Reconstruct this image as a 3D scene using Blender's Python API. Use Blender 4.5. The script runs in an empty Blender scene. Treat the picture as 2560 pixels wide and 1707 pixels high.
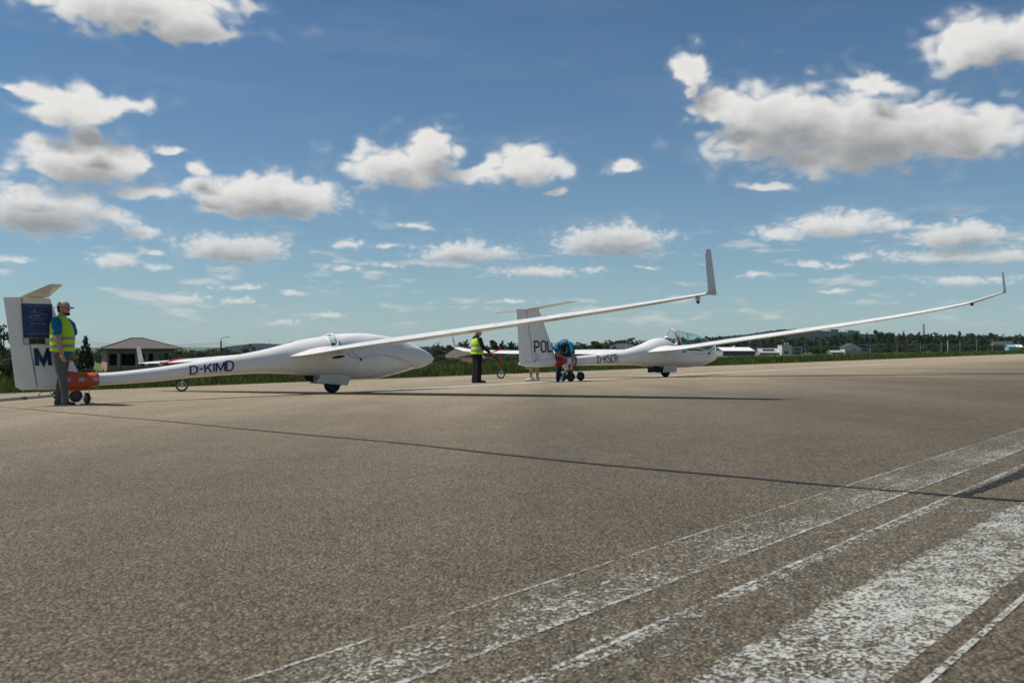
import bpy, bmesh, math, random
import numpy as np
from mathutils import Vector, Matrix

# ------------------------------------------------------------------ clear
for _b in (bpy.data.objects, bpy.data.meshes, bpy.data.materials):
    for _o in list(_b):
        _b.remove(_o)
SC = bpy.context.scene
COL = SC.collection
random.seed(7)
RNG = np.random.default_rng(7)
R = math.radians

# ------------------------------------------------------------------ camera
FPX, HC, KS, Y0 = 2222.88, 0.505, 0.035, 863.1      # focal length in photo pixels, eye height, cross fall, horizon row
RA = math.atan2(3107 - 1280, FPX)
DX, DY = math.sin(RA), math.cos(RA)                  # direction of the runway on the ground
cam_d = bpy.data.cameras.new('camera')
cam = bpy.data.objects.new('camera', cam_d)
COL.objects.link(cam)
cam_d.sensor_width = 36.0
cam_d.lens = FPX / 2560 * 36
cam_d.clip_start = 0.05
cam_d.clip_end = 30000
cam.location = (0, 0, HC)
cam.rotation_euler = (R(90) + math.atan2(Y0 - 853.5, FPX), 0, 0)
cam_d.dof.use_dof = True
cam_d.dof.focus_distance = 19.0
cam_d.dof.aperture_fstop = 9.0
SC.camera = cam

# ------------------------------------------------------------------ exposure
SC.view_settings.view_transform = 'Standard'
SC.view_settings.look = 'None'
SC.view_settings.gamma = 1.0
SC.view_settings.use_curve_mapping = False
SC.view_settings.exposure = 0.03
SC.render.film_transparent = False
SC.cycles.max_bounces = 8
SC.cycles.transparent_max_bounces = 24
SC.cycles.diffuse_bounces = 3
SC.cycles.glossy_bounces = 3
SC.cycles.volume_bounces = 1
SC.cycles.use_denoising = True
SC.cycles.use_adaptive_sampling = True
SC.cycles.adaptive_threshold = 0.014
SC.cycles.adaptive_min_samples = 10

# ------------------------------------------------------------------ sun
SUNV = Vector((-0.623, 0.036, 1.0)).normalized()     # towards the sun
sun_d = bpy.data.lights.new('sun', 'SUN')
sun_d.energy = 5.0
sun_d.angle = R(0.53)
sun_d.color = (1.0, 0.955, 0.88)
sun = bpy.data.objects.new('sun', sun_d)
COL.objects.link(sun)
sun.rotation_euler = SUNV.to_track_quat('Z', 'Y').to_euler()
sun.location = (0, 0, 50)
SUN_EL = math.asin(SUNV.z)
SUN_AZ = math.atan2(SUNV.x, SUNV.y)

# ------------------------------------------------------------------ world: sky and clouds
class NT:
    """small helper to write node trees as expressions"""
    def __init__(self, tree):
        self.t = tree
    def n(self, kind, ins=(), out=0, **props):
        nd = self.t.nodes.new(kind)
        for k, v in props.items():
            setattr(nd, k, v)
        for k, v in (ins.items() if isinstance(ins, dict) else enumerate(ins)):
            if v is None:
                continue
            if isinstance(v, bpy.types.NodeSocket):
                self.t.links.new(v, nd.inputs[k])
            else:
                nd.inputs[k].default_value = v
        return nd.outputs[out]
    def m(self, op, a, b=None, c=None, clamp=False):
        return self.n('ShaderNodeMath', [a, b, c], operation=op, use_clamp=clamp)
    def v(self, op, a, b=None, c=None, out=0):
        return self.n('ShaderNodeVectorMath', [a, b, c], out=out, operation=op)
    def sstep(self, x, lo, hi, t0=0.0, t1=1.0):
        return self.n('ShaderNodeMapRange', [x, lo, hi, t0, t1], interpolation_type='SMOOTHSTEP')
    def lin(self, x, lo, hi, t0=0.0, t1=1.0):
        return self.n('ShaderNodeMapRange', [x, lo, hi, t0, t1])
    def mix(self, f, a, b):
        nd = self.t.nodes.new('ShaderNodeMix')
        nd.data_type = 'RGBA'
        for s, v in ((0, f), (6, a), (7, b)):
            if isinstance(v, bpy.types.NodeSocket):
                self.t.links.new(v, nd.inputs[s])
            else:
                nd.inputs[s].default_value = v if s == 0 else (tuple(v) + (1,))[:4]
        return nd.outputs[2]
    def noise(self, vec, scale, detail=4, rough=0.5, out=0, dist=0.0):
        return self.n('ShaderNodeTexNoise', {'Vector': vec, 'Scale': scale, 'Detail': detail, 'Roughness': rough,
                                             'Distortion': dist}, out=out)

def sky_dir(px, py):
    u, w = (px - 1280) / FPX, (Y0 - py) / FPX
    return math.atan(u), math.atan(w / math.sqrt(1 + u * u))

# cumulus of the afternoon: centre, half width, height above the flat base (all in degrees of sky, read off at 2352 px width)
CLOUDS = [
 (330,25,265,75),(430,72,130,40),(470,90,30,24),(520,78,26,22),
 (185,250,150,52),(295,252,85,28),(105,268,75,36),(30,206,42,15),
 (175,378,165,66),(305,368,48,40),(390,342,55,15),
 (80,492,215,72),(250,502,85,30),(325,532,58,22),
 (620,455,215,62),(455,388,48,28),(320,442,125,24),(560,484,150,24),(690,493,42,18),
 (535,578,152,44),(265,605,72,28),(355,616,48,12),(350,577,42,13),
 (30,598,55,16),(432,692,58,21),(545,694,48,14),(548,662,85,11),(672,675,42,9),(752,725,55,11),(640,742,45,13),
 (920,392,160,62),(985,350,75,62),(1205,390,98,60),(1105,398,60,30),(1590,210,22,30),(1620,235,40,24),(200,320,60,30),(60,440,80,20),(480,432,90,22),(1430,385,42,22),(1275,440,46,11),
 (1405,558,150,52),(1072,583,138,36),(945,520,58,12),(800,560,52,18),(892,567,40,9),(1240,625,148,22),
 (1168,693,62,10),(888,609,38,11),(1492,615,38,8),(785,614,40,10),
 (1790,300,195,112),(2010,322,320,112),(2210,318,185,72),(1660,255,90,52),(2005,200,48,34),
 (1588,168,48,44),(1765,428,80,15),(2255,96,160,62),(2370,92,110,78),
 (1930,520,150,38),(1785,538,85,24),(2065,520,62,16),
 (2200,545,140,38),(2170,590,200,27),(1960,592,50,13),(2310,590,90,26),
 (1862,608,48,13),(1930,613,62,9),(1735,630,52,11),(2230,645,125,17),(1915,668,42,7),
]

def build_world():
    w = bpy.data.worlds.new('World')
    SC.world = w
    w.use_nodes = True
    t = w.node_tree
    t.nodes.clear()
    q = NT(t)
    STRENGTH = 0.052
    out = t.nodes.new('ShaderNodeOutputWorld')
    sky = t.nodes.new('ShaderNodeTexSky')
    sky.sky_type = 'NISHITA'
    sky.sun_disc = False
    sky.sun_elevation = SUN_EL
    sky.sun_rotation = SUN_AZ
    sky.altitude = 300
    sky.air_density = 1.0
    sky.dust_density = 0.25
    sky.ozone_density = 2.0
    def background(col):
        bg = t.nodes.new('ShaderNodeBackground')
        bg.inputs[1].default_value = STRENGTH
        t.links.new(col, bg.inputs[0])
        return bg.outputs[0]
    def choose(f, a, b):
        mx = t.nodes.new('ShaderNodeMixShader')
        t.links.new(f, mx.inputs[0]); t.links.new(a, mx.inputs[1]); t.links.new(b, mx.inputs[2])
        return mx.outputs[0]
    tc = q.n('ShaderNodeTexCoord')
    xyz = t.nodes.new('ShaderNodeSeparateXYZ')
    t.links.new(tc, xyz.inputs[0])
    az = q.m('ARCTAN2', xyz.outputs[0], xyz.outputs[1])
    el = q.m('ARCSINE', xyz.outputs[2])
    p = q.n('ShaderNodeCombineXYZ', [az, el, 0.0])
    # pale air over the horizon all round
    pale = q.m('MULTIPLY', q.m('POWER', 2.718, q.m('MULTIPLY', q.m('ABSOLUTE', el), -7.0)), 0.42)
    blue = q.mix(pale, q.v('MULTIPLY', sky.outputs[0], (0.86, 1.24, 1.44)), (8.8, 10.2, 11.3))
    # scattered clouds of the rest of the sky
    def rest():
        fr = q.noise(q.v('MULTIPLY', tc, (1, 1, 2.0)), 5.5, 5, 0.55)
        DF = q.m('MULTIPLY', q.m('SUBTRACT', fr, 0.585), 5.0)
        aF = q.m('MULTIPLY', q.sstep(DF, 0.0, 0.6), q.sstep(el, 0.04, 0.2))
        return background(q.mix(aF, blue, q.mix(q.sstep(DF, 0.1, 1.4), (14.5, 14.0, 13.4), (6.0, 6.1, 6.3))))
    hi = q.sstep(el, 0.03, 0.24)                       # low clouds are far away: finer billows
    lo = q.m('SUBTRACT', 1.0, hi)
    def billow(vec, d):
        st = q.v('MULTIPLY', vec, (1.0, 1.5, 1.0))
        def puffs(k):
            f = q.noise(st, k, 7 - d, 0.58)
            if d:
                return q.m('MULTIPLY', q.m('SUBTRACT', f, 0.5), 0.8)
            r = q.m('ABSOLUTE', q.m('SUBTRACT', q.noise(st, k * 1.7, 1.5, 0.5), 0.5))     # round heads between creases
            return q.m('ADD', q.m('MULTIPLY', q.m('SUBTRACT', f, 0.5), 0.72), q.m('MULTIPLY', q.m('SUBTRACT', r, 0.085), 1.15))
        return q.m('ADD', q.m('MULTIPLY', puffs(15), hi), q.m('MULTIPLY', puffs(44), lo))
    amp = q.lin(hi, 0, 1, 0.008, 0.032)
    wob = q.noise(p, 26, 3, 0.55, out=1)
    pw = q.v('ADD', p, q.v('MULTIPLY', q.v('SUBTRACT', wob, (0.5, 0.5, 0.5)), q.n('ShaderNodeCombineXYZ', [amp, amp, 0.0])))
    step = q.lin(hi, 0, 1, 0.006, 0.029)
    off = q.v('MULTIPLY', q.n('ShaderNodeCombineXYZ', [step, step, 0.0]), (-0.45, 1.0, 0))
    pw1 = q.v('ADD', pw, off)
    n0 = q.m('MULTIPLY', billow(p, 0), 1.75)
    n1b = billow(q.v('ADD', p, off), 3)
    n1 = q.m('MULTIPLY', n1b, 1.5)
    # thin high veil, and the dotting of tiny clouds low down
    veil = q.sstep(q.noise(q.v('MULTIPLY', p, (2.2, 13.0, 1.0)), 1.6, 4, 0.6), 0.42, 0.8)
    base = q.mix(q.m('MULTIPLY', veil, 0.07), blue, (10.5, 11.4, 12.2))
    low = q.noise(q.n('ShaderNodeCombineXYZ', [az, q.m('MULTIPLY', el, 4.2), 3.3]), 15, 4, 0.55)
    DL = q.m('MULTIPLY', q.m('SUBTRACT', low, 0.53), 4.2)
    aL = q.m('MULTIPLY', q.m('MULTIPLY', q.sstep(DL, 0.0, 0.75), q.m('MULTIPLY', q.sstep(el, 0.012, 0.035), q.sstep(el, 0.16, 0.09))), 0.72)
    base = q.mix(aL, base, q.mix(q.sstep(DL, 0.1, 1.3), (13.0, 12.9, 12.6), (10.0, 10.7, 11.3)))
    s = 2560 / 2352
    shapes = []
    for cx, cy, rx, ry in CLOUDS:
        a_, e_ = sky_dir(cx * s, cy * s)
        ax = (sky_dir((cx + rx) * s, cy * s)[0] - sky_dir((cx - rx) * s, cy * s)[0]) / 2
        pen = 0.44 * max(0.0, min(1.0, (46 - ry) / 34))        # small clouds are thin
        shapes.append((a_, e_, ax / (1 - pen * .75), ry * s / FPX * 0.97 / (1 - pen * .75), pen))
    def nearest_group(mine):
        g = bpy.data.node_groups.new('cloud_field', 'ShaderNodeTree')
        g.interface.new_socket('p', in_out='INPUT', socket_type='NodeSocketVector')
        g.interface.new_socket('d', in_out='OUTPUT', socket_type='NodeSocketFloat')
        gi, go = g.nodes.new('NodeGroupInput'), g.nodes.new('NodeGroupOutput')
        k = NT(g)
        acc = None
        for a_, e_, ax, ay, pen in mine:
            d = k.v('MULTIPLY_ADD', gi.outputs[0], (1 / ax, 1 / ay, 0), (-a_ / ax, -e_ / ay, 0))
            d = k.v('LENGTH', k.v('MAXIMUM', d, k.v('MULTIPLY', d, (1, -1.5, 1))), out=1)
            if pen > 0.01:
                d = k.m('ADD', d, pen)
            acc = d if acc is None else k.n('ShaderNodeMath', [acc, d, 0.25], operation='SMOOTH_MIN')
        g.links.new(k.m('SUBTRACT', 1.0, acc), go.inputs[0])
        return g
    def grp(g, vec):
        gn = t.nodes.new('ShaderNodeGroup')
        gn.node_tree = g
        t.links.new(vec, gn.inputs[0])
        return gn.outputs[0]
    def cell(a0, a1, e0, e1):
        mine = [c for c in shapes if c[0] + c[2] * 1.75 > a0 - .02 and c[0] - c[2] * 1.75 < a1 + .02 and c[1] + c[3] * 1.75 > e0 - .03 and c[1] - c[3] * 1.3 < e1 + .01]
        if not mine:
            return background(base)
        g = nearest_group(mine)
        D0 = q.m('ADD', grp(g, pw), n0)
        D1 = q.m('ADD', grp(g, pw1), n1)
        al = q.sstep(D0, -0.16, q.lin(hi, 0, 1, 0.60, 0.38))
        fringe = q.m('MULTIPLY', q.sstep(q.m('ADD', D0, q.m('MULTIPLY', n0, 0.5)), -0.45, 0.15), 0.09)
        al = q.m('MAXIMUM', al, fringe)
        lit = q.sstep(D1, -0.3, 0.92, 1.0, 0.0)
        rim = q.m('MULTIPLY', q.sstep(D0, -0.1, 0.7, 1.0, 0.0), 0.15)
        shade = q.m('SUBTRACT', q.m('ADD', q.m('MULTIPLY', lit, 0.92), rim), q.m('MULTIPLY', n0, 0.10), clamp=True)
        ccol = q.mix(shade, (5.6, 5.85, 6.1), (15.3, 15.1, 14.7))
        return background(q.mix(q.m('MULTIPLY', al, q.lin(hi, 0, 0.7, 0.72, 1.0)), base, ccol))
    # the sky in front is worked out in separate fields so that each looks up only its own clouds
    def split_e(a0, a1, rows):
        if len(rows) == 2:
            return cell(a0, a1, rows[0], rows[1])
        k = len(rows) // 2
        return choose(q.m('GREATER_THAN', el, rows[k]), split_e(a0, a1, rows[:k + 1]), split_e(a0, a1, rows[k:]))
    def split_a(cols, rows):
        if len(cols) == 2:
            return split_e(cols[0], cols[1], rows)
        k = len(cols) // 2
        return choose(q.m('GREATER_THAN', az, cols[k]), split_a(cols[:k + 1], rows), split_a(cols[k:], rows))
    AZM = 0.80
    front = split_a([-AZM, -0.36, -0.24, -0.10, 0.05, 0.20, 0.34, AZM], [-0.05, 0.115, 0.20, 0.62])
    inside = q.m('MULTIPLY', q.m('MULTIPLY', q.m('LESS_THAN', q.m('ABSOLUTE', az), AZM - .01), q.m('LESS_THAN', el, 0.6)), q.m('GREATER_THAN', el, -0.04))
    t.links.new(choose(inside, rest(), front), out.inputs[0])
    w.cycles.sampling_method = 'NONE'                  # the sky is broad and even: no map needed
build_world()

# ------------------------------------------------------------------ placing
def terrain(x, y):
    s = y * DX - x * DY
    if s < 34:
        return -KS * s if s > -60 else KS * 60
    return -KS * 34 - 0.022 * (min(s, 210) - 34) - 0.016 * max(0.0, min(s, 1200) - 210)
def gz(x, y):
    return terrain(x, y)
def st_xy(s, t):
    """across / along the runway -> world x, y"""
    return (t * DX - s * DY, t * DY + s * DX)
def at(px, py, Y):
    return Vector(((px - 1280) / FPX * Y, Y, HC + (Y0 - py) / FPX * Y))
def gpt(px, py, dz=0.0):
    u, v = (px - 1280) / FPX, (py - Y0) / FPX
    Y = HC / (v - KS * (DX - DY * u))
    X = u * Y
    return Vector((X, Y, -KS * (Y * DX - X * DY) + dz))
def st_of(px, py):
    p = gpt(px, py)
    return p.y * DX - p.x * DY, p.x * DX + p.y * DY
NRM = Vector((-KS * DY, KS * DX, 1)).normalized()    # normal of the sloping pavement

# ------------------------------------------------------------------ materials
MATS = {}
def mat(name, col, rough=0.6, spec=0.5, metal=0.0, var=0.0, vscale=8.0, bump=0.0, bscale=60.0, coat=0.0, island=0.0, trans=None):
    if name in MATS:
        return MATS[name]
    m = bpy.data.materials.new(name)
    m.use_nodes = True
    t = m.node_tree
    q = NT(t)
    b = t.nodes['Principled BSDF']
    b.inputs['Roughness'].default_value = rough
    b.inputs['Specular IOR Level'].default_value = spec
    b.inputs['Metallic'].default_value = metal
    b.inputs['Coat Weight'].default_value = coat
    b.inputs['Coat Roughness'].default_value = 0.06
    c = tuple(col) + (1,)
    b.inputs['Base Color'].default_value = c
    tc = None
    if var or bump:
        tc = q.n('ShaderNodeTexCoord', out=3)
    if var:
        n = q.noise(tc, vscale, 5, 0.6)
        f = q.lin(n, 0.3, 0.7, 1 - var, 1 + var)
        cc = q.v('SCALE', tuple(col))
        t.links.new(f, cc.node.inputs['Scale'])
        src = cc
        if island:
            ri = q.n('ShaderNodeNewGeometry', out=8)
            f2 = q.lin(ri, 0, 1, 1 - island, 1 + island)
            c2 = q.v('SCALE', cc)
            t.links.new(f2, c2.node.inputs['Scale'])
            src = c2
        t.links.new(src, b.inputs['Base Color'])
        fr = q.lin(n, 0.3, 0.7, max(0.02, rough - 0.08), min(1, rough + 0.08))
        t.links.new(fr, b.inputs['Roughness'])
    if bump:
        n2 = q.noise(tc, bscale, 5, 0.6)
        bm = t.nodes.new('ShaderNodeBump')
        bm.inputs['Strength'].default_value = bump
        bm.inputs['Distance'].default_value = 0.02
        t.links.new(n2, bm.inputs['Height'])
        t.links.new(bm.outputs[0], b.inputs['Normal'])
    if trans:
        b.inputs['Subsurface Weight'].default_value = 0.0
        tr = t.nodes.new('ShaderNodeBsdfTranslucent')
        tr.inputs[0].default_value = tuple(trans) + (1,)
        ad = t.nodes.new('ShaderNodeMixShader')
        ad.inputs[0].default_value = 0.3
        t.links.new(b.outputs[0], ad.inputs[1])
        t.links.new(tr.outputs[0], ad.inputs[2])
        t.links.new(ad.outputs[0], t.nodes['Material Output'].inputs[0])
    MATS[name] = m
    return m

def asphalt_material():
    m = bpy.data.materials.new('asphalt')
    m.use_nodes = True
    t = m.node_tree
    q = NT(t)
    b = t.nodes['Principled BSDF']
    pos = q.n('ShaderNodeNewGeometry', out=0)
    warp = pos
    def vor(scale):
        nd = q.n('ShaderNodeTexVoronoi', {'Vector': warp, 'Scale': scale, 'Randomness': 1.0}, feature='F1').node
        return nd.outputs[0], nd.outputs[1]
    big_d, big_c = vor(105)
    sm_d, sm_c = vor(230)
    fine = q.noise(pos, 500, 2, 0.65)
    sep = t.nodes.new('ShaderNodeSeparateColor')
    t.links.new(big_c, sep.inputs[0])
    sep2 = t.nodes.new('ShaderNodeSeparateColor')
    t.links.new(sm_c, sep2.inputs[0])
    # stone tone: pale and dark chips in a brownish binder
    r1 = t.nodes.new('ShaderNodeValToRGB')
    cr = r1.color_ramp
    cr.elements[0].position = 0.0; cr.elements[0].color = (0.105, 0.088, 0.070, 1)
    cr.elements[1].position = 1.0; cr.elements[1].color = (0.58, 0.50, 0.395, 1)
    for p_, c_ in ((0.3, (0.21, 0.178, 0.142)), (0.6, (0.30, 0.254, 0.20)), (0.85, (0.40, 0.34, 0.268))):
        e = cr.elements.new(p_); e.color = c_ + (1,)
    t.links.new(sep.outputs[0], r1.inputs[0])
    r2 = t.nodes.new('ShaderNodeValToRGB')
    r2.color_ramp.elements[0].color = (0.13, 0.11, 0.09, 1)
    r2.color_ramp.elements[1].color = (0.44, 0.375, 0.295, 1)
    t.links.new(sep2.outputs[1], r2.inputs[0])
    pick = q.sstep(sep.outputs[2], 0.35, 0.5)
    col = q.mix(pick, r2.outputs[0], r1.outputs[0])
    gap = q.sstep(big_d, 0.42, 0.75)
    gap2 = q.m('MULTIPLY', q.sstep(sm_d, 0.45, 0.75), 0.6)
    gp = q.m('MAXIMUM', q.m('MULTIPLY', gap, 0.8), gap2)
    col = q.mix(gp, col, (0.030, 0.027, 0.023))
    col = q.mix(0.22, col, q.mix(fine, (0.09, 0.08, 0.07), (0.34, 0.30, 0.25)))
    # broad wear: traffic lanes, stains, bleached patches
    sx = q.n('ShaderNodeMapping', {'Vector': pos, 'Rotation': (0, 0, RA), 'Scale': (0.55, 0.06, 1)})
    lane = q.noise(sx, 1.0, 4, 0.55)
    blot = q.noise(pos, 0.35, 3, 0.6)
    blot2 = q.noise(pos, 2.4, 2, 0.6)
    clump = q.noise(pos, 52, 3, 0.72)
    stain = q.sstep(q.noise(pos, 0.8, 4, 0.62), 0.62, 0.80, 1.0, 0.74)
    clump2 = q.noise(pos, 11, 2, 0.6)
    fac = q.m('MULTIPLY', q.m('MULTIPLY', q.lin(lane, 0.3, 0.7, 0.86, 1.14), q.lin(blot, 0.3, 0.7, 0.9, 1.1)), q.lin(blot2, 0.3, 0.7, 0.93, 1.07))
    fac = q.m('MULTIPLY', q.m('MULTIPLY', fac, q.lin(clump, 0.30, 0.70, 0.66, 1.46)), q.lin(clump2, 0.3, 0.7, 1.04, 1.18))
    fac = q.m('MULTIPLY', fac, stain)
    # vignette and steep-view darkening painted into the colour, strongest on the near side
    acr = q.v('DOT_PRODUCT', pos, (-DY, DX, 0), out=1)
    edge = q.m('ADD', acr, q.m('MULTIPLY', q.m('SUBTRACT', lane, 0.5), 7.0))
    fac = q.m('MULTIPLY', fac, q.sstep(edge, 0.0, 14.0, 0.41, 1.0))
    cs = q.v('MULTIPLY', q.v('SCALE', col), (1.37, 1.275, 1.035))
    t.links.new(fac, cs.node.inputs[0].links[0].from_node.inputs['Scale'])
    t.links.new(cs, b.inputs['Base Color'])
    b.inputs['Roughness'].default_value = 0.82
    b.inputs['Specular IOR Level'].default_value = 0.35
    hgt = q.m('SUBTRACT', q.m('ADD', q.m('MULTIPLY', fine, 0.25), q.m('MULTIPLY', sep.outputs[1], 0.35)),
              q.m('ADD', q.m('MULTIPLY', big_d, 1.0), q.m('MULTIPLY', sm_d, 0.45)))
    bm = t.nodes.new('ShaderNodeBump')
    bm.inputs['Strength'].default_value = 1.0
    bm.inputs['Distance'].default_value = 0.008
    t.links.new(hgt, bm.inputs['Height'])
    t.links.new(bm.outputs[0], b.inputs['Normal'])
    return m

def paint_material(name, cover, patch=0.12, col=(0.44, 0.44, 0.39), grain=120.0):
    """worn runway paint: chips gone, more so in patches; what is gone shows the asphalt below"""
    m = bpy.data.materials.new(name)
    m.use_nodes = True
    t = m.node_tree
    q = NT(t)
    b = t.nodes['Principled BSDF']
    pos = q.n('ShaderNodeNewGeometry', out=0)
    a = q.noise(pos, grain, 4, 0.6)
    c = q.noise(pos, grain * 0.22, 3, 0.6)
    e = q.noise(pos, 1.7, 3, 0.6)
    f = q.m('ADD', q.m('ADD', q.m('MULTIPLY', a, 0.72), q.m('MULTIPLY', c, 0.28)), q.m('MULTIPLY', q.m('SUBTRACT', e, 0.5), patch * 2))
    th = 0.5 + (0.5 - cover) * 0.20
    al = q.sstep(f, th - 0.012, th + 0.02)
    dirt = q.noise(pos, 9, 5, 0.65)
    t.links.new(q.mix(q.sstep(dirt, 0.35, 0.75), col, tuple(k * 0.72 for k in col)), b.inputs['Base Color'])
    b.inputs['Roughness'].default_value = 0.75
    b.inputs['Specular IOR Level'].default_value = 0.3
    bm = t.nodes.new('ShaderNodeBump')
    bm.inputs['Strength'].default_value = 0.5
    bm.inputs['Distance'].default_value = 0.004
    t.links.new(a, bm.inputs['Height'])
    t.links.new(bm.outputs[0], b.inputs['Normal'])
    tr = t.nodes.new('ShaderNodeBsdfTransparent')
    mx = t.nodes.new('ShaderNodeMixShader')
    t.links.new(al, mx.inputs[0])
    t.links.new(tr.outputs[0], mx.inputs[1])
    t.links.new(b.outputs[0], mx.inputs[2])
    t.links.new(mx.outputs[0], t.nodes['Material Output'].inputs[0])
    return m

def glass_material():
    m = bpy.data.materials.new('canopy_acrylic')
    m.use_nodes = True
    t = m.node_tree
    q = NT(t)
    tr = t.nodes.new('ShaderNodeBsdfTransparent')
    tr.inputs[0].default_value = (0.80, 0.92, 0.93, 1)
    gl = t.nodes.new('ShaderNodeBsdfGlossy')
    gl.inputs['Roughness'].default_value = 0.03
    fr = q.m('ADD', q.m('MULTIPLY', q.m('POWER', q.n('ShaderNodeLayerWeight', {'Blend': 0.5}, out=1), 5.0), 0.9), 0.04)
    mx = t.nodes.new('ShaderNodeMixShader')
    t.links.new(fr, mx.inputs[0])
    t.links.new(tr.outputs[0], mx.inputs[1])
    t.links.new(gl.outputs[0], mx.inputs[2])
    t.links.new(mx.outputs[0], t.nodes['Material Output'].inputs[0])
    return m

GEL = mat('white_gelcoat', (0.775, 0.755, 0.715), 0.28, 0.5, var=0.025, vscale=3, coat=0.25)
COVER = mat('white_cover_fabric', (0.74, 0.725, 0.69), 0.62, 0.3, var=0.04, vscale=6, bump=0.12, bscale=9)
NAVY = mat('navy_film', (0.010, 0.035, 0.13), 0.35, 0.5, var=0.05)
INK = mat('dark_film', (0.022, 0.023, 0.025), 0.4, 0.5, var=0.05)
DARK = mat('dark_opening', (0.012, 0.012, 0.013), 0.7, 0.3, var=0.1)
SEAL = mat('seal_grey', (0.10, 0.10, 0.105), 0.6, 0.4, var=0.1)
RUBBER = mat('rubber', (0.018, 0.018, 0.018), 0.75, 0.4, var=0.25, vscale=20, bump=0.2, bscale=90)
RIM = mat('rim_grey', (0.11, 0.11, 0.115), 0.45, 0.5, metal=0.4, var=0.1)
ALU = mat('aluminium', (0.62, 0.63, 0.64), 0.35, 0.5, metal=0.9, var=0.08)
STEEL = mat('grey_steel', (0.30, 0.31, 0.32), 0.45, 0.5, metal=0.6, var=0.12)
ORANGE = mat('orange_fibreglass', (0.62, 0.085, 0.018), 0.45, 0.5, var=0.08, vscale=5)
RED = mat('red_paint', (0.42, 0.018, 0.022), 0.42, 0.5, var=0.08)
REFL = mat('reflective_tape', (0.52, 0.53, 0.54), 0.35, 0.5, metal=0.3, var=0.08)
BLACKP = mat('black_plastic', (0.02, 0.02, 0.021), 0.5, 0.5, var=0.1)
GLASS = glass_material()
COCK = mat('cockpit_grey', (0.12, 0.12, 0.125), 0.7, 0.4, var=0.15)

# ------------------------------------------------------------------ mesh builder
def empty(name, mtx=None, loc=None):
    o = bpy.data.objects.new(name, None)
    o.empty_display_size = 0.3
    COL.objects.link(o)
    if mtx is not None:
        o.matrix_world = mtx
    if loc is not None:
        o.location = loc
    return o
def tag(o, label=None, cat=None, group=None, kind=None):
    if label: o['label'] = label
    if cat: o['category'] = cat
    if group: o['group'] = group
    if kind: o['kind'] = kind
    return o

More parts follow.
